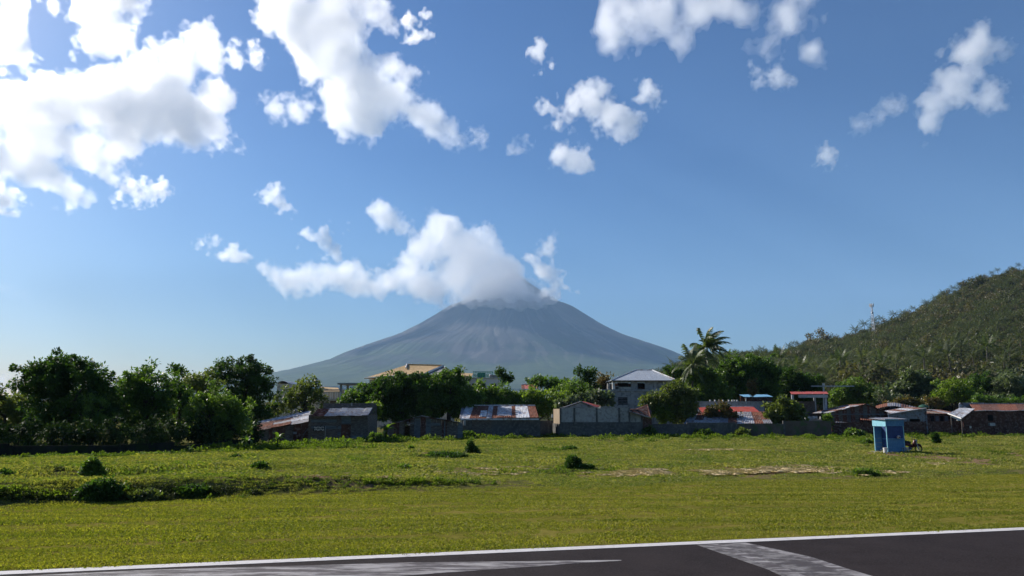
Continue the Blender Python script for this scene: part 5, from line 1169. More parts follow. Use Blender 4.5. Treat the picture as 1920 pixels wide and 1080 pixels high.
# ---- grey two storey house
def grey_house():
    Y = 116.0; t = Thing('two_storey_house', 'unfinished grey two storey house with a pale hip roof', 'house', (XB(1150, Y), Y, gz(XB(1150, Y), Y)))
    zs = ZB(1200, 730, Y); ze = ZB(1200, 712.5, Y); x0, x1 = XB(1151, Y), XB(1262, Y); D_ = 9
    E = [P(1147, 713, Y - .8), P(1265, 711.5, Y - .8)]; zr = ZB(1200, 694, Y + 4.5); xr0, xr1 = XB(1194, Y + 4.5), XB(1225, Y + 4.5)
    e2 = E[0] + Vector((0, D_ + 1.6, 0)); e3 = E[1] + Vector((0, D_ + 1.6, 0)); r0, r1 = Vector((xr0, Y + 4.5, zr)), Vector((xr1, Y + 4.5, zr))
    n = 12     # front slope in sheets, each clipped by the hips
    def hipz(x):
        if x < xr0: f = (x - E[0].x) / (xr0 - E[0].x)
        elif x > xr1: f = (E[1].x - x) / (E[1].x - xr1)
        else: f = 1
        f = max(0.0, f); return Vector((x, E[0].y + (r0.y - E[0].y) * f, E[0].z + (zr - E[0].z) * f))
    xs = sorted(set([E[0].x + (E[1].x - E[0].x) * i / n for i in range(n + 1)] + [xr0, xr1]))
    for a, b in zip(xs[:-1], xs[1:]):
        if b - a < .05: continue
        pa, pb = Vector((a, E[0].y, E[0].z)), Vector((b - .015, E[0].y, E[0].z + (E[1].z - E[0].z) * 0)); ta, tb = hipz(a), hipz(b - .015)
        pts = [pa, pb, tb, ta]
        if (ta - pa).length < .05: pts = [pa, pb, tb]
        if (tb - pb).length < .05: pts = [pa, pb, ta]
        t.poly('roof_sheet', pts, .04, PALEB)
    t.poly('roof_left_slope', [E[0], r0, e2], .04, PALEB); t.poly('roof_right_slope', [E[1], e3, r1], .04, PALEB); t.poly('roof_back_slope', [e2, r0, r1, e3], .04, PALEB)
    for p, q in ((E[0], r0), (r0, r1), (r1, E[1])): t.bar('ridge_cap', p + Vector((0, 0, .03)), q + Vector((0, 0, .03)), .09, WHITE)
    t.box('eave_beam', (x0 - .1, Y - .15, ze - .38), (x1 + .1, Y + .2, ze - .06), CONC)
    for px in (1151.5, 1187, 1230, 1261): X = XB(px, Y); t.box('column', (X - .18, Y - .05, zs), (X + .18, Y + .3, ze - .385), WPAINT if px < 1155 else CONC)
    def infill(a, b, z0, z1, mat, nm_='wall_infill'): t.box(nm_, (XB(a, Y), Y + .1, z0), (XB(b, Y), Y + .25, z1), mat)
    infill(1155, 1161, zs, zs + .5, CONC); infill(1153.5, 1185, zs, zs + .35, CREAM, 'parapet'); infill(1189, 1197, zs, ze - .39, CONC); infill(1211, 1228.5, zs, ze - .39, BLOCKL); infill(1232, 1259.5, zs, ze - .39, CONC)
    for a, b in ((1160, 1180), (1197.2, 1210.8)): t.box('window', (XB(a, Y), Y + .5, zs + .36), (XB(b, Y), Y + .56, ze - .4), DARKIN)  # near-black sheets paint the shade inside the open upper bays
    t.box('inner_wall', (x0 + .2, Y + 2.2, zs), (x1 - .2, Y + 2.35, ze - .39), REDBR)
    wall_front(t, 'left_wall', x0, x0 + .02, Y + 3, ze - .3, CONC, Y + D_); wall_front(t, 'back_wall', x0, x1, Y + D_, ze - .3, CONC); wall_front(t, 'right_wall', x1, x1 + .02, Y + .4, ze - .3, CONC, Y + D_)
    t.box('floor_slab', (XB(1128, Y), Y - .45, zs - .28), (x1 + .1, Y + D_ - .2, zs - .003), CONC)
    # lower storey with the window cut out
    xa, xb = XB(1129, Y), XB(1262, Y); wx0, wx1 = XB(1159, Y), XB(1177, Y); wz0, wz1 = ZB(1160, 759, Y), ZB(1160, 745, Y); zg = gz(xa, Y) - .5
    t.box('lower_wall', (xa, Y - .3, zg), (wx0, Y - .1, zs - .285), CONC); t.box('lower_wall', (wx1, Y - .3, zg), (xb, Y - .1, zs - .285), CONC)
    t.box('lower_wall', (wx0, Y - .3, zg), (wx1, Y - .1, wz0), CONC); t.box('lower_wall', (wx0, Y - .3, wz1), (wx1, Y - .1, zs - .285), CONC)
    w = t.box('lower_window', (wx0, Y - .16, wz0), (wx1, Y - .12, wz1), DARKIN)
    for i in range(4): z = wz0 + (wz1 - wz0) * (i + .5) / 4; t.box('grille_bar', (wx0, Y - .24, z - .03), (wx1, Y - .2, z + .03), CONC, w)
    for px in (1186, 1229): X = XB(px, Y); t.box('lower_column', (X - .2, Y - .38, zg), (X + .2, Y - .302, zs - .285), BLOCKL)
    wall_front(t, 'lower_side', xa - .01, xa, Y - .1, zs - .29, CONC, Y + D_ - .4)
    t.bar('bare_trunk_post', P(1133, 762, Y - 2), P(1127, 735, Y - 2), .09, BARK_PALE)
grey_house()

# ---- tan roofed house
def tan_house():
    Y = 150.0; A, B, C, D = P(683, 709, Y), P(763, 684, Y + 9), P(831, 686, Y + 9), P(796, 701, Y); zg = 0
    t = Thing('tan_roofed_house', 'large house with a tan hip roof trimmed in white', 'house', (A.x, Y, zg))
    n = 9
    for i in range(n): t.poly('roof_sheet', [lerp(A, D, i / n), lerp(A, D, (i + .985) / n), lerp(B, C, (i + .985) / n), lerp(B, C, i / n)], .06, TAN)
    t.bar('hip_cap', lerp(A, D, .66) * .35 + B * .65 + Vector((0, -.1, .1)), B + Vector((0, 0, .12)), .16, WHITE)
    t.bar('ridge_cap', B + Vector((0, 0, .1)), C + Vector((0, 0, .1)), .12, TAN)
    t.bar('eave_trim', A + Vector((0, -.1, 0)), D + Vector((0, -.1, 0)), .13, WPAINT)
    Eg = P(845, 701, Y)
    t.bar('bargeboard', D + Vector((0, -.15, 0)), C + Vector((0, -.2, 0)), .2, WPAINT)
    t.poly('gable_wall', [D + Vector((.2, 0, -.2)), Eg, C + Vector((0, 0, -.2))], .1, CONC)
    bl = A + Vector((1.5, 18, 0)); br = Eg + Vector((1.5, 18, 0))
    t.poly('roof_back_slope', [bl, B, C, br], .06, TAN); t.poly('roof_left_slope', [A, B, bl], .06, TAN); t.poly('roof_right_slope', [C, Eg, br], .06, ZINCD)
    x0, x1 = A.x + 1.0, Eg.x - .4
    wall_front(t, 'front_wall', x0, x1, Y + 1.0, A.z - .25, CREAM, depth=.25); wall_front(t, 'left_wall', x0 - .02, x0, Y + 1, A.z - .25, CREAM, Y + 17); wall_front(t, 'right_wall', x1, x1 + .02, Y + 1, A.z - .25, CREAM, Y + 17); wall_front(t, 'back_wall', x0, x1, Y + 17, A.z - .25, CREAM)
    for i in range(5):
        a = x0 + 1.2 + i * 3.0; w = t.box('window', (a, Y + .93, A.z - 2.2), (a + 1.5, Y + .96, A.z - .9), DARKIN); t.box('frame', (a - .1, Y + .9, A.z - 2.32), (a + 1.6, Y + .95, A.z - 2.2), WPAINT, w)
tan_house()

# ---- balcony house with canopy and tank
def balcony_house():
    Y = 110.0; x0, x1 = XB(595.5, Y), XB(639, Y); zt, zb = ZB(600, 734, Y), ZB(600, 749, Y)
    t = Thing('balcony_house', 'house with a pale balustraded balcony and a flat canopy on posts', 'house', (x0, Y, 0))
    t.box('balcony_slab', (x0, Y - .2, zb - .15), (x1, Y + 1.6, zb + .1), CREAM)
    n = 14
    t.box('balcony_rail', (x0, Y - .15, zt - .1), (x1, Y + .02, zt), CREAM)
    for i in range(n): a = x0 + .08 + (x1 - x0 - .28) * i / (n - 1); t.box('baluster', (a, Y - .12, zb + .103), (a + .12, Y, zt - .103), WPAINT if i % 3 else CREAM)
    t.box('balcony_back_wall', (x0, Y + 1.62, zb - .2), (x1, Y + 1.8, zt + .35), CREAM)
    t.box('column', (XB(602, Y) - .15, Y + .1, zt), (XB(602, Y) + .15, Y + .4, ZB(600, 728, Y)), CREAM)
    t.poly('roof', [P(598, 734, Y + .8), P(637, 733.5, Y + .8), P(634, 727, Y + 5), P(601, 725, Y + 5)], .15, TAN)
    for px in (597, 608.5, 615.5, 634): X = XB(px, Y); t.box('lower_column', (X - .14, Y, -.3), (X + .14, Y + .28, zb - .155), CREAM)
    t.box('lower_back_wall', (x0, Y + 2.0, -.3), (x1, Y + 2.2, zb - .16), PLANK)
    t.box('canopy', (XB(632, Y), Y - .5, ZB(650, 721, Y)), (XB(692, Y), Y + 5, ZB(650, 718, Y)), CONC)
    for px, yy in ((637.5, 0), (684, 0), (637.5, 4.5), (684, 4.5)): X = XB(px, Y); t.box('canopy_post', (X - .14, Y + yy - .1, -.2), (X + .14, Y + yy + .18, ZB(650, 721.1, Y)), CONC)
    for i in range(6): a = XB(640, Y) + i * .55; t.box('parapet_panel', (a, Y + 3, ZB(650, 745, Y)), (a + .5, Y + 3.1, ZB(650, 735, Y)), CONC)
    k = Thing('water_tank', 'silver water tank on the rooftop left of the balcony', 'water tank', tuple(P(594, 722, Y + 4)))
    c = P(594, 722, Y + 4); k.bar('drum', c, c + Vector((0, 0, .75)), .48, STEEL, n=14); k.bar('lid', c + Vector((0, 0, .755)), c + Vector((0, 0, .86)), .2, WPAINT, n=12)
    for dx in (-.3, .3): k.bar('leg', c + Vector((dx, 0, -.5)), c + Vector((dx, 0, -.01)), .05, STEEL)
    t.box('roof_deck', (XB(585, Y + 4), Y + 3, c.z - .7), (XB(600, Y + 4), Y + 6, c.z - .5), CONC); t.box('tower_wall', (XB(586, Y + 4), Y + 3.2, -.2), (XB(599, Y + 4), Y + 5.8, c.z - .703), CREAM)
    q = Thing('curved_roof_building', 'white barrel roofed building peeping out between the trees', 'building', (XB(519, 125), 125, 0))
    n = 6; a, b = P(518, 719, 125), P(541, 719, 125); pr = []
    for i in range(n + 1): u = i / n; pr.append(lerp(a, b, u) + Vector((0, 0, .42 * math.sin(math.pi * u))))
    for i in range(n): q.sheet('roof_sheet', pr[i], pr[i + 1], pr[i + 1] + Vector((0, 8, 0)), pr[i] + Vector((0, 8, 0)), WHITE, ribs=2, amp=.01)
    q.box('wall', (a.x + .1, 125.2, -.2), (b.x - .1, 133, a.z - .05), CREAM)
balcony_house()

# ---- small pale rooftop with the green cage
def pale_house():
    Y = 132.0; x0, x1 = XB(873, Y), XB(942, Y); z = ZB(900, 709, Y)
    t = Thing('pale_flat_house', 'pale flat roofed house carrying a green wire cage', 'house', (x0, Y, 0))
    t.box('wall', (x0, Y, -.2), (x1, Y + 8, z - .12), WPAINT); t.box('parapet', (x0 - .15, Y - .15, z - .115), (x1 + .15, Y + 8.2, z + .1), CREAM)
    t.box('stair_block', (XB(918, Y), Y + .3, z + .103), (XB(941, Y), Y + 3, z + .55), CONC)
    for i in range(3): a = XB(880 + 20 * i, Y); t.box('window', (a, Y - .05, z - 1.9), (a + .9, Y + .02, z - .9), DARKIN)
    c0, c1 = XB(886.5, Y), XB(922.5, Y); zt = ZB(900, 696, Y); zc = z + .1
    g_ = []
    for i in range(9):
        X = c0 + (c1 - c0) * i / 8
        for yy in (1.0, 5.0): g_.append(tube([(X, Y + yy, zc), (X, Y + yy, zt)], [.035, .035], 4))
    for zz in (zc + .35, (zc + zt) / 2, zt):
        for yy in (1.0, 5.0): g_.append(tube([(c0, Y + yy, zz), (c1, Y + yy, zz)], [.04, .04], 4))
        for X in (c0, c1): g_.append(tube([(X, Y + 1, zz), (X, Y + 5, zz)], [.04, .04], 4))
    v, f = join(g_); t.mesh('cage_frame', v, f, GREENM)
    t.box('cage_net', (c0 + .5, Y + 5.05, zc), (c0 + 1.8, Y + 5.1, zt), GREENM)
    t.poly('tan_roof', [P(862, 704.5, Y - 3), P(884, 705.5, Y - 3), P(887, 700, Y + 2), P(864, 699, Y + 2)], .1, TAN)
    t.box('tan_roof_wall', (XB(863, Y - 3), Y - 2.8, -.2), (XB(883, Y - 3), Y + 1.5, ZB(870, 705.8, Y - 3)), CREAM)
    b = P(920, 704, Y + .8); bm = tube([b + Vector((0, 0, -.25)), b + Vector((0, 0, .02)), b + Vector((0, 0, .25))], [.15, .3, .12], 10); t.mesh('white_tank', *bm, WPAINT, smooth=True)
    r = Thing('red_roofed_house', 'red roof showing through the trees below the volcano', 'house', (XB(979, 125), 125, 0))
    a, b = P(978, 729, 125), P(1009, 728, 125)
    for i in range(5): r.sheet('roof_sheet', lerp(a, b, i / 5), lerp(a, b, (i + 1) / 5), lerp(a, b, (i + 1) / 5) + Vector((0, 4, .75)), lerp(a, b, i / 5) + Vector((0, 4, .75)), REDP if i else RUST, ribs=4)
    r.bar('ridge_cap', a + Vector((0, 4, .8)), b + Vector((0, 4, .8)), .1, WHITE); r.box('wall', (a.x + .1, 125.3, -.2), (b.x - .1, 129.5, a.z - .1), CREAM)
pale_house()

# ---- right of centre: patched roof, red strip, grey parapet, blue roof, red canopy
def patched_roofs():
    Yf, Yb = 99.5, 105.0; A, B, C, D = P(1281, 795, Yf), P(1449, 794, Yf), P(1436, 773, Yb), P(1296, 774.5, Yb)
    t = Thing('patched_roof_house', 'low house with a roof patched from grey white and rusty sheets', 'house', (A.x, Yf, 0))
    mats = [[ZINCD, ZINC, ZINC, ZINC, ZINCD, RUST, ZINC, ZINC, RUST, ZINCD], [ZINC, RUSTD, ZINC, ZINCD, ZINC, RUST, ZINC, ZINC, RUSTD, RUST], [ZINC, RUST, ZINC, ZINC, ZINC, RUSTD, ZINC, ZINCD, RUST, RUST]]
    for j in range(3):
        for i in range(10):
            u0, u1, v0, v1 = i / 10, (i + 1.03) / 10, j / 3, (j + 1.04) / 3; Q = lambda u, v: lerp(lerp(A, B, u), lerp(D, C, u), v)
            t.sheet('roof_sheet', Q(u0, v0), Q(u1, v0), Q(u1, v1), Q(u0, v1), mats[j][i], ribs=5, lift=.025 * j + .02 * (i % 2) + rr.uniform(0, .02), sag=rr.uniform(-.02, .03))
    for px, py in ((1306, 776), (1285, 776)): a = P(px, py, Yb - .5); t.box('rusty_box', (a.x - .4, a.y, a.z - .4), (a.x + .4, a.y + .5, a.z + .25), RUST, label='rusty boxed patch on the roof')
    wall_front(t, 'front_wall', A.x + .2, B.x - .2, Yf + .3, A.z - .12, BLOCK); wall_front(t, 'back_wall', D.x, C.x, Yb, D.z - .15, BLOCK)
    wall_front(t, 'left_wall', A.x + .3, D.x, Yf + .4, A.z - .1, BLOCK, Yb); wall_front(t, 'right_wall', B.x - .3, C.x, Yf + .4, B.z - .1, BLOCK, Yb)
    t.bar('tyre', P(1418, 763, 108), P(1418, 763, 108) + Vector((0, 0, .15)), .5, ZINCD, n=14) if False else None
    Y = 108.0; A, B = P(1317, 773.5, Y), P(1424, 772, Y); up = Vector((0, 2.6, .72))
    t = Thing('red_roofed_shed', 'long narrow shed with a flat bright red roof strip', 'shed', (A.x, Y, 0))
    for i in range(9): t.sheet('roof_sheet', lerp(A, B, i / 9), lerp(A, B, (i + 1.01) / 9), lerp(A, B, (i + 1.01) / 9) + up, lerp(A, B, i / 9) + up, REDP, ribs=5, lift=.01 * (i % 2), amp=.012)
    t.bar('ridge_cap', A + up, B + up, .07, WHITE)
    wall_front(t, 'wall', A.x + .1, B.x - .1, Y + .2, A.z - .08, CONC); wall_front(t, 'back_wall', A.x + .1, B.x - .1, Y + 2.5, A.z + .3, CONC)
    Y = 112.5; x0, x1 = XB(1309, Y), XB(1434, Y); z = ZB(1350, 752.5, Y)
    t = Thing('parapet_building', 'long low grey concrete building with a row of white knobs on its parapet', 'building', (x0, Y, 0))
    n = 8
    for i in range(n): a, b = x0 + (x1 - x0) * i / n, x0 + (x1 - x0) * (i + .99) / n; t.box('wall_panel', (a, Y, -.3), (b, Y + .2, z - .12), BLOCKL)
    t.box('coping', (x0 - .1, Y - .08, z - .117), (x1 + .1, Y + .3, z), CONC); t.box('roof_deck', (x0, Y + .31, z - .5), (x1, Y + 5, z - .35), CONC); t.box('back_wall', (x0, Y + 5.01, -.3), (x1, Y + 5.2, z), CONC)
    for px in (1333, 1342, 1350, 1357, 1368, 1374.5, 1379, 1384): X = XB(px, Y); t.bar('knob', (X, Y + .1, z + .003), (X, Y + .1, z + .22), .11, WPAINT, n=8)
    Y = 120.0; A, B = P(1397, 744.5, Y), P(1450, 744, Y); up = Vector((0, 3.0, .42))
    t = Thing('blue_roofed_hut', 'small hut with a light blue roof above the grey parapet', 'hut', (A.x, Y, 0))
    for i in range(6): t.sheet('roof_sheet', lerp(A, B, i / 6), lerp(A, B, (i + 1.01) / 6), lerp(A, B, (i + 1.01) / 6) + up, lerp(A, B, i / 6) + up, BLUEP, ribs=4, lift=.012 * (i % 2))
    wall_front(t, 'white_wall', A.x + .1, XB(1402, Y), Y + .2, A.z - .08, WPAINT); wall_front(t, 'dark_wall', XB(1402.2, Y), B.x - .1, Y + .3, A.z - .08, REDBR); wall_front(t, 'back_wall', A.x + .1, B.x - .1, Y + 2.8, A.z + .2, REDBR)
    for px in (1412, 1436): X = XB(px, Y); t.box('awning', (X - .6, Y - .6, A.z - .75), (X + .9, Y + .2, A.z - .62), ZINCD)
    Y = 108.0; A, B, C, D = P(1484, 739, Y), P(1554, 738.5, Y), P(1550, 734, Y + 4), P(1481, 734.5, Y + 4)
    t = Thing('red_canopy', 'tall open canopy with a red roof on pale posts', 'canopy', (B.x, Y, 0))
    for i in range(7): t.sheet('roof_sheet', lerp(A, B, i / 7), lerp(A, B, (i + 1.01) / 7), lerp(D, C, (i + 1.01) / 7), lerp(D, C, i / 7), REDP, ribs=4, lift=.01 * (i % 2), amp=.012)
    t.box('front_beam', (XB(1500, Y), Y + .1, ZB(1500, 745.5, Y)), (B.x - .1, Y + .3, A.z - .06), STEEL)
    for px, yy in ((1552, .1), (1490, .1), (1550, 3.6), (1486, 3.6)):
        X = XB(px, Y); t.box('post', (X - .14, Y + yy + .21, -.2), (X + .14, Y + yy + .49, A.z - .06), STEEL)
    t.box('inner_wall', (XB(1502, Y), Y + 3.0, -.2), (XB(1545, Y), Y + 3.15, ZB(1500, 752, Y)), PLANK)
    for i, px in enumerate((1513, 1520, 1528, 1541)): X = XB(px, Y - 1); t.box('stored_block', (X - .25, Y - 1.2, ZB(px, 786, Y - 1)), (X + .25, Y - .8, ZB(px, 780 + i % 2, Y - 1)), WHITE if i % 2 == 0 else STEEL)
    t.box('floor_platform', (XB(1505, Y), Y - 1.4, -.2), (B.x, Y + 3, ZB(1500, 786.1, Y - 1)), CONC)
    Y = 128.0; t = Thing('roof_beam_post', 'thin pale steel beam carried on a short white post', 'beam', (XB(1544, Y), Y, 0))
    t.bar('post', (XB(1544, Y), Y, -.3), tuple(P(1544, 723, Y)), .12, WPAINT); t.box('beam', tuple(P(1521, 725, Y) - Vector((0, .15, 0))), tuple(P(1601, 723, Y) + Vector((0, .15, 0))), STEEL)
    t.bar('lamp_head', P(1544, 723, Y) + Vector((0, 0, .01)), P(1544, 719, Y), .2, WPAINT, n=8)
patched_roofs()

# ---- right sheds
def right_sheds():
    Y = 104.0; A, B, C = P(1554, 773, Y), P(1622, 757, Y), P(1668, 775, Y); zg = 0
    t = Thing('dark_gabled_shed', 'broad dark shed with a low gable behind the blue kiosk', 'shed', (A.x, Y, 0))
    n = 14
    def zr(x): return (A.z + (B.z - A.z) * (x - A.x) / (B.x - A.x) if x < B.x else B.z + (C.z - B.z) * (x - B.x) / (C.x - B.x)) - .1
    for i in range(n):
        xa, xb = A.x + .2 + (C.x - A.x - .4) * i / n, A.x + .2 + (C.x - A.x - .4) * (i + .985) / n
        wall_front(t, 'wall_board', xa, xb, Y + rr.uniform(0, .05), (zr(xa), zr(xb)), (BLOCK, RUSTD, PLANK, REDBR)[i % 4], depth=.05)
    for a, b, k in ((A, B, 6), (B, C, 4)):
        for i in range(k): p, q = lerp(a, b, i / k), lerp(a, b, (i + 1.02) / k); up = Vector((0, 6, -.1)); t.sheet('roof_sheet', p + Vector((0, -.4, 0)), q + Vector((0, -.4, 0)), q + up, p + up, (ZINCD, RUSTD)[(i + k) % 2], ribs=4, th=.04, lift=rr.uniform(-.02, .03))
    t.box('eave_board', (A.x, Y - .12, ZB(1600, 777.5, Y)), (C.x, Y - .06, ZB(1600, 775.8, Y)), PLANKB)
    a = P(1592, 764, Y - .3); t.poly('white_sheet_scrap', [a, P(1584, 765.5, Y - .3), P(1586, 763.5, Y + .6), P(1594, 760.5, Y + .6)], .03, WHITE)
    t.sheet('fallen_sheet', P(1564, 795, Y - 2.6), P(1597, 797, Y - 2.6), P(1600, 793, Y - 1.6), P(1568, 790, Y - 1.6), ZINCD, ribs=8)
    t.sheet('rusty_awning', P(1614, 787, Y - 2.6), P(1664, 790, Y - 2.6), P(1662, 785, Y - .3), P(1612, 782.5, Y - .3), RUST, ribs=12)
    t.sheet('rusty_awning', P(1635, 785, Y - 2.9), P(1664, 786.5, Y - 2.9), P(1664, 783, Y - 1), P(1640, 782, Y - 1), ZINC, ribs=8, label='pale sheet on the awning')
    wall_front(t, 'back_wall', A.x, C.x, Y + 6, A.z - .2, BLOCK)
    # bent rust roof
    Y = 112.0; t = Thing('curved_roof_shed', 'shed with a bent orange rust and grey roof bulging like a barrel', 'shed', (XB(1645, Y), Y, 0))
    pts = [(1642, 763), (1652, 760), (1664, 757.5), (1676, 757), (1690, 759), (1704, 762), (1719, 765.5)]; pf = [P(a, b + 4, Y - 1.5) for a, b in pts]; pb = [P(a, b - 2, Y + 3) for a, b in pts]
    for i in range(6): t.sheet('roof_sheet', pf[i], pf[i + 1], pb[i + 1], pb[i], (RUST, RUST, ZINCD, ZINCD, RUSTD, ZINCD)[i], ribs=3, amp=.02, th=.03)
    for i in range(3): t.sheet('lower_sheet', pf[i] + Vector((.8, -.3, -.35)), pf[i + 1] + Vector((.8, -.3, -.35)), pb[i + 1] + Vector((.8, -1, -.3)), pb[i] + Vector((.8, -1, -.3)), (RUST, ZINC, RUST)[i], ribs=3)
    wall_front(t, 'wall', XB(1646, Y), XB(1716, Y), Y, ZB(1650, 768, Y), REDBR); wall_front(t, 'back_wall', XB(1646, Y), XB(1716, Y), Y + 2.8, ZB(1650, 766, Y), REDBR)
    # grey lean-to
    Y = 103.0; A, B = P(1665, 777.5, Y), P(1734, 766, Y); t = Thing('grey_lean_to', 'grey walled lean-to with a pale trimmed roof rising to the right', 'shed', (A.x, Y, 0))
    n = 7
    for i in range(n):
        a, b = lerp(A, B, i / n), lerp(A, B, (i + .99) / n); op = i in (4, 5)
        zlow = ZB(1700, 785.5, Y) if op else None
        if op: t.mesh('wall_sheet', [(a.x, Y, zlow), (b.x, Y, zlow), (b.x, Y, b.z), (a.x, Y, a.z), (a.x, Y + .05, zlow), (b.x, Y + .05, zlow), (b.x, Y + .05, b.z), (a.x, Y + .05, a.z)], [(0, 1, 2, 3), (5, 4, 7, 6), (0, 4, 5, 1), (3, 2, 6, 7), (0, 3, 7, 4), (1, 5, 6, 2)], ZINCD)
        else: wall_front(t, 'wall_sheet', a.x, b.x, Y, (a.z, b.z), ZINCD, depth=.05)
    t.box('shade_black', (lerp(A, B, 4 / n).x, Y + .4, 0), (lerp(A, B, 6 / n).x, Y + .45, ZB(1700, 785, Y)), DARKIN)  # near-black sheet paints the shade inside the wall opening
    t.bar('roof_trim', A + Vector((-.1, -.1, .05)), B + Vector((.1, -.1, .05)), .07, WHITE); t.bar('corner_trim', A + Vector((0, -.08, 0)), Vector((A.x, Y - .08, 0)), .05, WHITE); t.bar('corner_post', B + Vector((.1, 0, 0)), Vector((B.x + .1, Y, 0)), .1, ZINCD)
    for i in range(5): p, q = lerp(A, B, i / 5), lerp(A, B, (i + 1.01) / 5); up = Vector((0, 4, .25)); t.sheet('roof_sheet', p + Vector((0, -.2, .04)), q + Vector((0, -.2, .04)), q + up, p + up, ZINC if i % 2 else RUSTD, ribs=4)
    wall_front(t, 'back_wall', A.x, B.x, Y + 3.8, A.z, REDBR)
    # low middle shed
    Y = 106.0; A, B = P(1737, 775, Y), P(1800, 776, Y); t = Thing('low_dark_shed', 'low dark shed with a strip of dim windows between lean-to and white roof', 'shed', (A.x, Y, 0))
    wall_front(t, 'wall', A.x, B.x, Y, A.z - .1, REDBR)
    for i in range(6): a = A.x + .5 + i * .62; t.box('window', (a, Y - .05, ZB(1750, 790, Y)), (a + .45, Y - .01, ZB(1750, 780, Y)), PLANKB if i % 2 else DARKIN)
    for i in range(5): p, q = lerp(A, B, i / 5), lerp(A, B, (i + 1.01) / 5); up = Vector((0, 5, .55)); t.sheet('roof_sheet', p + Vector((0, -.3, 0)), q + Vector((0, -.3, 0)), q + up, p + up, (RUSTD, PLANK, RUSTD, ZINCD, RUSTD)[i], ribs=5)
    wall_front(t, 'back_wall', A.x, B.x, Y + 5, A.z + .3, REDBR)
    k = Thing('green_tarpaulin', 'dark green tarpaulin heaped on the roof right of the grey lean-to', 'tarpaulin', tuple(P(1730, 764, 110)))
    c = P(1732, 764, 110); V, Fc = [], []
    for j in range(5):
        for i in range(9):
            u, v = i / 8 * 2 - 1, j / 4 * 2 - 1; V.append(c + Vector((u * .75, v * .6, .42 * max(0, 1 - u * u) * max(0, 1 - v * v) ** .5 + .05 * math.sin(i * 2.3 + j)))); 
    for j in range(4):
        for i in range(8): Fc.append((j * 9 + i, j * 9 + i + 1, j * 9 + i + 10, j * 9 + i + 9))
    k.mesh('cloth', V, Fc, M('green_cloth', (0.02, 0.07, 0.045), (0.03, 0.10, 0.06), 3, 0.7), smooth=True)
    # white lean-to and rust brown house
    Y = 103.0; t = Thing('rust_roofed_house', 'dark red brown house with a long rusty roof at the right edge', 'house', (XB(1805, Y), Y, 0))
    A, B, C, D = P(1828, 770.5, Y), P(2010, 769, Y), P(2005, 757, Y + 6), P(1818, 758, Y + 6); n = 11
    for i in range(n): t.sheet('roof_sheet', lerp(A, B, i / n), lerp(A, B, (i + 1.01) / n), lerp(D, C, (i + 1.01) / n), lerp(D, C, i / n), (RUST, REDBR, RUSTD, RUST)[i % 4] if i != 8 else RUST, ribs=5, lift=.015 * (i % 2))
    for i in range(n): a, b = lerp(A, B, i / n), lerp(A, B, (i + 1) / n); s_ = .05 * math.sin(i * 1.3); t.bar('eave_trim', a + Vector((0, -.1, s_)), b + Vector((0, -.1, .05 * math.sin((i + 1) * 1.3))), .05, WHITE)
    t.bar('ridge_cap', D + Vector((0, 0, .05)), C + Vector((0, 0, .05)), .08, ZINCD)
    for i in range(12):
        xa, xb = XB(1806 + 17 * i, Y), XB(1806 + 17 * (i + .985), Y); za = ZB(1806, 776, Y) if i == 0 else A.z - .12
        wall_front(t, 'wall_panel', xa, xb, Y + .15 + .03 * (i % 2), za, REDBR, depth=.1)
    t.box('window', (XB(1853, Y), Y + .05, ZB(1850, 789, Y)), (XB(1862, Y), Y + .12, ZB(1850, 778, Y)), DARKIN)
    t.box('white_box', (XB(1852.5, Y), Y - .25, ZB(1850, 798.5, Y)), (XB(1862.5, Y), Y + .1, ZB(1850, 793, Y)), STEEL, label='pale box fixed to the wall')
    t.box('white_patch', (XB(1817, Y), Y + .03, ZB(1817, 803, Y)), (XB(1820, Y), Y + .1, ZB(1817, 799, Y)), WPAINT)
    t.box('upper_parapet', (XB(1803, Y + 6), Y + 6.1, 0), (XB(1851, Y + 6), Y + 6.3, ZB(1830, 755, Y + 6)), ZINCD)
    wall_front(t, 'back_wall', XB(1806, Y), B.x, Y + 6.5, A.z, REDBR)
    w = Thing('white_lean_to', 'small lean-to with bright white corrugated roof sloping left', 'shed', (XB(1785, Y), Y - 1, 0))
    a, b, c, d = P(1777.5, 775.5, Y + 1.5), P(1803, 785, Y - 1), P(1828, 766, Y - .5), P(1799, 764.5, Y + 2.5)
    for i in range(4): w.sheet('roof_sheet', lerp(a, b, i / 4), lerp(a, b, (i + .97) / 4), lerp(d, c, (i + .97) / 4), lerp(d, c, i / 4), WHITE, ribs=4, lift=.02 * (i % 2))
    w.bar('gutter', lerp(a, b, .0), b, .09, WPAINT); w.poly('fascia', [P(1783, 780, Y - 1), P(1802, 785.5, Y - 1.02), P(1801, 789, Y - 1.02), P(1783, 781.5, Y - 1)], .05, WPAINT)
    for i in range(5): p = P(1797.5 + 4.3 * i, 756.5 + i * 2, Y + 2.6); q = P(1797.5 + 4.3 * (i + .95), 756.5 + i * 2 + 1.6, Y + 2.6); w.mesh('upright_sheet', [p, q, Vector((q.x, q.y, ZB(1800, 768, Y + 2.6))), Vector((p.x, p.y, ZB(1800, 766, Y + 2.6)))] + [v_ + Vector((0, .03, 0)) for v_ in (p, q, Vector((q.x, q.y, ZB(1800, 768, Y + 2.6))), Vector((p.x, p.y, ZB(1800, 766, Y + 2.6))))], [(0, 3, 2, 1), (4, 5, 6, 7), (0, 1, 5, 4), (2, 3, 7, 6), (0, 4, 7, 3), (1, 2, 6, 5)], ZINC)
    for px, yy in ((1783, -.8), (1802, -.8)): X = XB(px, Y - .8); w.bar('post', (X, Y - .8, -.1), (X, Y - .8, ZB(px, 782, Y - .8)), .06, PLANK)
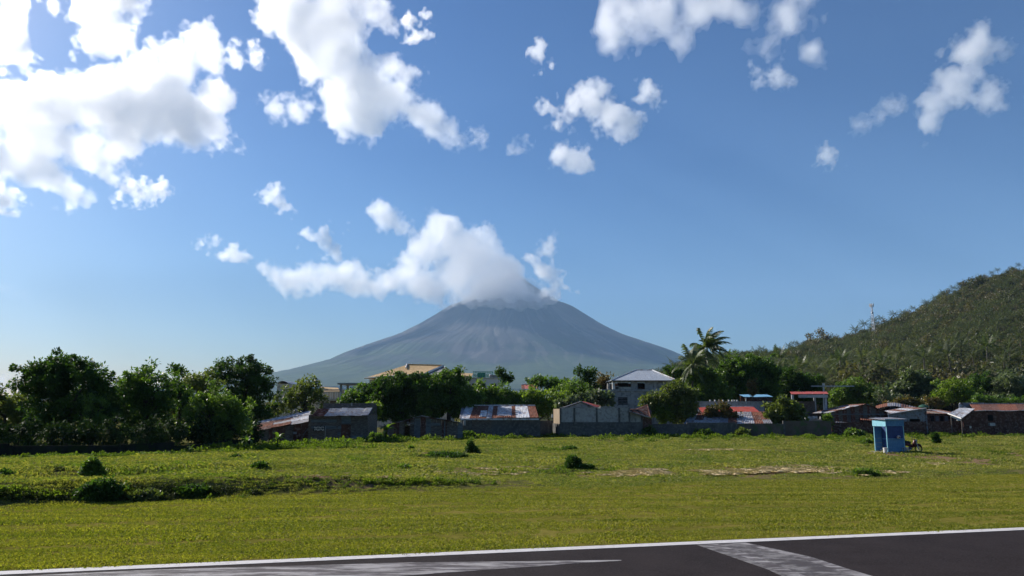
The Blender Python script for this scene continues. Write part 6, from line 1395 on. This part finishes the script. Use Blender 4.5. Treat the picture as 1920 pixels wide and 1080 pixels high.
    l = P(1796, 788, Y - 1.1); v, f = tube([l + Vector((0, 0, -.12)), l, l + Vector((0, 0, .12))], [.05, .14, .05], 8); w.mesh('white_lamp', v, f, WPAINT, smooth=True)
right_sheds()

# ---- lattice mast on the hill
def mast():
    Y = 560.0; c = P(1634, 571, Y); z0 = HT(P(1638, 625, Y).x, Y); H = c.z - z0; X = c.x
    t = Thing('lattice_mast', 'slim steel lattice mast with antennas standing on the hill ridge', 'mast', (X, Y, z0 - .5))
    parts = []; n = 14
    def cor(f, k): w = 1.5 * (1 - f) + .5 * f; a = k * 2 * math.pi / 3 + .4; return Vector((X + .8 * (1 - f) + w * math.cos(a), Y + w * math.sin(a), z0 + (H + .5) * f))
    for k in range(3): v, f = tube([cor(0, k), cor(1, k)], [.17, .12], 5); t.mesh('leg', v, f, STEEL)
    for i in range(n):
        for k in range(3):
            a, b = cor(i / n, k), cor((i + 1) / n, (k + 1) % 3); parts.append(tube([a, b], [.07, .07], 4)); parts.append(tube([cor(i / n, k), cor(i / n, (k + 1) % 3)], [.06, .06], 4))
    v, f = join(parts); t.mesh('bracing', v, f, STEEL)
    for k in range(6): a = k * 1.05; p = c + Vector((1.3 * math.cos(a), 1.3 * math.sin(a), -1.6)); t.box('antenna_panel', (p.x - .28, p.y - .15, p.z), (p.x + .28, p.y + .15, p.z + 2.2), WPAINT)
    v, f = join([tube([c + Vector((1.3 * math.cos(k * 1.05), 1.3 * math.sin(k * 1.05), -.6)), c + Vector((1.3 * math.cos((k + 1) * 1.05), 1.3 * math.sin((k + 1) * 1.05), -.6))], [.07, .07], 4) for k in range(6)]); t.mesh('ring', v, f, STEEL)
    p = c + Vector((-.2, -.8, -6)); t.bar('dish', p, p + Vector((.1, -.4, 0)), .8, WPAINT, n=12)
mast()
for (px, py, Y, lb) in ((1766, 690, 400, 'tiny pale roofed hut half hidden on the lower hill'), (1852, 533, 575, 'tiny pale structure high on the hill near the skyline')):
    c = P(px, py, Y); t = Thing('hill_hut', lb, 'hut', (c.x, Y, HT(c.x, Y)))
    t.box('wall', (c.x - 1.6, Y - 1, c.z - 6), (c.x + 1.6, Y + 1.5, c.z - .6), CREAM); t.poly('roof', [c + Vector((-2.2, -1.6, -.6)), c + Vector((2.2, -1.6, -.6)), c + Vector((2.2, 1.8, .5)), c + Vector((-2.2, 1.8, .5))], .12, WHITE)

# ------------------------------------------------------------------ kiosk, bucket, helmet, motorcycle
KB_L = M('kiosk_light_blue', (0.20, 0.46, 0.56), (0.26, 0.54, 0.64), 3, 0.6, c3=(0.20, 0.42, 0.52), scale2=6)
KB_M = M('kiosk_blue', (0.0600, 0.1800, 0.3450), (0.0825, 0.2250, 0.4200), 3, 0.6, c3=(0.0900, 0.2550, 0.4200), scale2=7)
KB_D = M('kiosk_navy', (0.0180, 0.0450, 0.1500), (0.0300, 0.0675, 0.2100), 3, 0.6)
MARO = M('maroon_paint', (0.06, 0.008, 0.01), (0.10, 0.015, 0.016), 3, 0.35, spec=0.5)
RUBB = M('black_rubber', (0.012, 0.012, 0.012), (0.022, 0.022, 0.022), 5, 0.8)
def kiosk():
    b = gp(1665, 849); k = math.hypot(b.x, b.y) / F * 1.0; w = 1.50; h = 2.42; rz = math.radians(11.6)
    root = empty('kiosk', tuple(b), rz); tag(root, 'small blue wooden kiosk standing alone in the field', 'kiosk')
    def bx(name, a, c, mat, parent=None, label=None):
        x0, y0, z0 = a; x1, y1, z1 = c
        V = [(x, y, z) for z in (z0, z1) for y in (y0, y1) for x in (x0, x1)]
        o = mesh_obj(name, V, [(0, 2, 3, 1), (4, 5, 7, 6), (0, 1, 5, 4), (2, 6, 7, 3), (0, 4, 6, 2), (1, 3, 7, 5)], mat, parent or root)
        if label: o['label'] = label
        return o
    # local axes: x along the shaded front (to the right), y to the back; the sunny door side is the plane x = 0
    T = .06; zf = h - .45; zc = 1.02
    for x, y in ((0, 0), (w - T, 0), (0, w - T), (w - T, w - T)): bx('post', (x, y, -.1), (x + T, y + T, h), KB_L)
    bx('front_panel', (T + .002, .012, .06), (w - T - .002, .045, zc), KB_M, label='mid blue lower panel of the shaded side'); bx('counter', (T + .002, -.08, zc + .003), (w - T - .002, .12, zc + .04), KB_M)
    bx('front_opening_shade', (T + .002, .03, zc + .043), (w - T - .002, .05, zf - .003), KB_D, label='navy sheet painting the shade of the opening above the counter')  # navy sheet paints in the shade of the front opening
    bx('front_fascia', (-.02, -.03, zf), (w + .02, -.002, h), KB_M, label='fascia with its shade put into a dull blue')  # duller blue than the side fascia, painting the shade on this face
    bx('side_fascia', (-.06, -.03, zf - .02), (-.023, w + .03, h), KB_L, label='pale blue fascia over the door with sunlight put into its colour')  # paler blue paints the sunlight on the door side
    for i in range(5): y0 = T + .01 + (w - 2 * T - .02) * i / 5; bx('inner_board', (.62, y0, .06), (.65, y0 + (w - 2 * T - .02) / 5 - .012, zf - .025), KB_D)
    bx('door_rail', (.59, T + .01, .95), (.617, w - T - .01, 1.02), KB_M)
    for i in range(6): z0 = .06 + (zf - .06) * i / 6; bx('back_board', (T + .002, w - .05, z0), (w - T - .002, w - .02, z0 + (zf - .06) / 6 - .01), KB_M)
    for i in range(6): z0 = .06 + (zf - .06) * i / 6; bx('right_board', (w - .05, T + .002, z0), (w - .02, w - T - .002, z0 + (zf - .06) / 6 - .01), KB_M)
    bx('floor', (-.35, -.02, -.12), (w + .05, w + .02, .055), CONC, label='grey concrete base')
    V = [(-.22, -.2, h + .01), (w + .2, -.2, h + .06), (w + .2, w + .2, h + .16), (-.22, w + .2, h + .11)]; V += [(a, c, z + .03) for a, c, z in V]
    mesh_obj('roof', V, [(0, 3, 2, 1), (4, 5, 6, 7), (0, 1, 5, 4), (1, 2, 6, 5), (2, 3, 7, 6), (3, 0, 4, 7)], ZINCD, root)
    bx('roof_sheet_edge', (-.24, -.22, h + .02), (.9, -.205, h + .09), KB_L, label='pale blue strip on the roof edge')
    # bucket
    p = gp(1660.5, 850.5); r = empty('bucket', tuple(p)); tag(r, 'white plastic bucket in front of the kiosk door', 'bucket')
    v, f = tube([(0, 0, 0), (0, 0, .40)], [.13, .165], 16); mesh_obj('pail', v, f, WPAINT, r, smooth=False); v, f = tube([(0, 0, .401), (0, 0, .425)], [.172, .172], 16); mesh_obj('rim', v, f, WPAINT, r)
    p = gp(1653, 848); r = empty('basin', (p.x, p.y, p.z + .04)); tag(r, 'small bluish tub beside the white bucket', 'tub'); v, f = tube([(0, 0, 0), (0, 0, .2)], [.09, .12], 12); mesh_obj('tub_body', v, f, PALEB, r); v, f = tube([(0, 0, .2), (0, 0, .215)], [.125, .125], 12); mesh_obj('rim', v, f, PALEB, r)
    # helmet on the counter
    Rz = Matrix.Rotation(rz, 3, 'Z'); q = b + Rz @ Vector((w * .62, -.10, zc + .13)); r = empty('helmet', tuple(q)); tag(r, 'pale round crash helmet hanging at the kiosk counter', 'helmet')
    bm = bmesh.new(); bmesh.ops.create_uvsphere(bm, u_segments=16, v_segments=10, radius=.135)
    for vv in bm.verts: vv.co.z *= 1.05; vv.co.z = max(vv.co.z, -.09)
    me = bpy.data.meshes.new('shell'); bm.to_mesh(me); bm.free(); me.materials.append(M('helmet_shell', (0.5, 0.42, 0.38), (0.6, 0.52, 0.48), 6, 0.4)); me.shade_smooth(); link('shell', me, r)
    v, f = tube([(-.06, -.12, 0), (0, -.142, .005), (.06, -.12, 0)], [.03, .04, .03], 8); mesh_obj('visor', v, f, RUBB, r, smooth=True)
    # stool
    p = gp(1698.5, 849.5); r = empty('stool', tuple(p), .2); tag(r, 'small pale blue stool frame by the rear wheel of the motorcycle', 'stool')
    def sb(name, a, c):
        x0, y0, z0 = a; x1, y1, z1 = c; V = [(x, y, z) for z in (z0, z1) for y in (y0, y1) for x in (x0, x1)]
        mesh_obj(name, V, [(0, 2, 3, 1), (4, 5, 7, 6), (0, 1, 5, 4), (2, 6, 7, 3), (0, 4, 6, 2), (1, 3, 7, 5)], PALEB, r)
    sb('seat', (-.2, -.15, .385), (.2, .15, .42))
    for x in (-.19, .15):
        for y in (-.14, .10): sb('leg', (x, y, 0), (x + .04, y + .04, .383))
kiosk()
def motorcycle():
    p = gp(1711, 849.0); p.y += .35; r = empty('motorcycle', tuple(p), math.radians(-8)); tag(r, 'dark maroon motorcycle parked right beside the blue kiosk', 'motorcycle')
    CH = M('chrome_metal', (0.35, 0.34, 0.34), (0.5, 0.5, 0.5), 8, 0.3, metallic=0.8)
    def wheel(x):
        R_, n = .29, 24; V, Fc = [], []
        for i in range(n):
            a = 2 * math.pi * i / n
            for k in range(6): b_ = 2 * math.pi * k / 6; rr_ = R_ - .045 + .045 * math.cos(b_); V.append((x + rr_ * math.cos(a), .042 * math.sin(b_), R_ + rr_ * math.sin(a)))
        for i in range(n):
            for k in range(6): Fc.append((i * 6 + k, i * 6 + (k + 1) % 6, (i + 1) % n * 6 + (k + 1) % 6, (i + 1) % n * 6 + k))
        w_ = empty('wheel', (0, 0, 0)); w_.parent = r; mesh_obj('tyre', V, Fc, RUBB, w_, smooth=True)
        sp = [tube([(x, -.04, R_), (x, .04, R_)], [.05, .05], 10)]
        for i in range(12): a = math.pi * i / 6; sp.append(tube([(x + .03 * math.cos(a), 0, R_ + .03 * math.sin(a)), (x + .22 * math.cos(a), 0, R_ + .22 * math.sin(a))], [.006, .006], 4))
        rim = [(x + .225 * math.cos(2 * math.pi * i / 20), 0, R_ + .225 * math.sin(2 * math.pi * i / 20)) for i in range(21)]; sp.append(tube(rim, [.014] * 21, 5)); v, f = join(sp); mesh_obj('rim', v, f, CH, w_, smooth=True)
    wheel(-.58); wheel(.62)
    v, f = tube([(-.75, 0, .62), (-.45, 0, .66), (-.1, 0, .62), (.12, 0, .50), (.25, 0, .40)], [.07, .13, .14, .11, .06], 10); mesh_obj('body', v, f, MARO, r, smooth=True)
    v, f = tube([(-.78, 0, .74), (-.5, 0, .79), (-.1, 0, .77), (.1, 0, .73)], [.04, .11, .12, .05], 10); mesh_obj('seat', v, f, RUBB, r, smooth=True)
    v, f = tube([(-.15, 0, .28), (.0, 0, .32), (.14, 0, .30)], [.10, .15, .08], 10); mesh_obj('engine', v, f, M('engine_metal', (0.10, 0.09, 0.09), (0.18, 0.17, 0.17), 9, 0.5, metallic=0.5), r, smooth=True)
    v, f = tube([(.28, 0, .42), (.34, 0, .62), (.40, 0, .86), (.36, 0, .98)], [.09, .16, .13, .05], 10); mesh_obj('leg_shield', v, f, MARO, r, smooth=True)
    v, f = join([tube([(.38, s * .09, .95), (.62, s * .09, .29)], [.025, .025], 6) for s in (-1, 1)]); mesh_obj('fork', v, f, CH, r)
    v, f = tube([(.44, 0, .50), (.56, 0, .62), (.72, 0, .60), (.86, 0, .47)], [.03, .07, .07, .03], 8); mesh_obj('front_mudguard', v, f, MARO, r, smooth=True)
    v, f = tube([(-.9, 0, .38), (-.78, 0, .60), (-.55, 0, .64)], [.03, .07, .05], 8); mesh_obj('rear_mudguard', v, f, RUBB, r, smooth=True)
    v, f = tube([(.22, -.34, 1.02), (.34, -.18, .99), (.38, 0, .97), (.34, .18, .99), (.22, .34, 1.02)], [.018] * 5, 6); mesh_obj('handlebar', v, f, RUBB, r)
    v, f = tube([(.42, 0, .88), (.5, 0, .88), (.54, 0, .88)], [.07, .09, .08], 10); mesh_obj('headlight', v, f, CH, r, smooth=True)
    for s in (-1, 1): v, f = join([tube([(.3, s * .26, 1.0), (.3, s * .3, 1.14)], [.008, .008], 5), tube([(.29, s * .3, 1.17), (.31, s * .3, 1.17)], [.06, .06], 8)]); mesh_obj('mirror', v, f, RUBB, r)
    v, f = tube([(.1, -.12, .24), (-.3, -.15, .22), (-.85, -.16, .32)], [.02, .035, .045], 8); mesh_obj('exhaust', v, f, CH, r, smooth=True)
    v, f = join([tube([(-.2, 0, .3), (-.58, -.07, .29)], [.03, .03], 6), tube([(-.2, 0, .3), (-.58, .07, .29)], [.03, .03], 6), tube([(-.5, -.1, .62), (-.6, -.1, .3)], [.03, .025], 6), tube([(-.5, .1, .62), (-.6, .1, .3)], [.03, .025], 6)]); mesh_obj('swing_arm', v, f, CH, r)
    v, f = tube([(-.05, -.08, .2), (-.12, -.28, -.01)], [.015, .015], 5); mesh_obj('stand', v, f, CH, r)
    # low cargo bundle on the rear rack
    q = empty('rack_bundle', (0, 0, 0)); q.location = r.matrix_basis @ Vector((-.52, 0, .90)) if False else p + Matrix.Rotation(math.radians(-8), 3, 'Z') @ Vector((-.50, 0, .92)); tag(q, 'dark bundle with a pale cloth strapped on the motorcycle seat', 'bundle')
    v, f = tube([(-.16, 0, 0), (0, 0, .03), (.16, 0, 0)], [.10, .17, .10], 10); mesh_obj('sack', v, f, REDBR, q, smooth=True); v, f = tube([(-.10, -.03, .14), (.0, -.05, .24), (.08, -.03, .16)], [.05, .09, .05], 8); mesh_obj('cloth', v, f, WPAINT, q, smooth=True)
motorcycle()
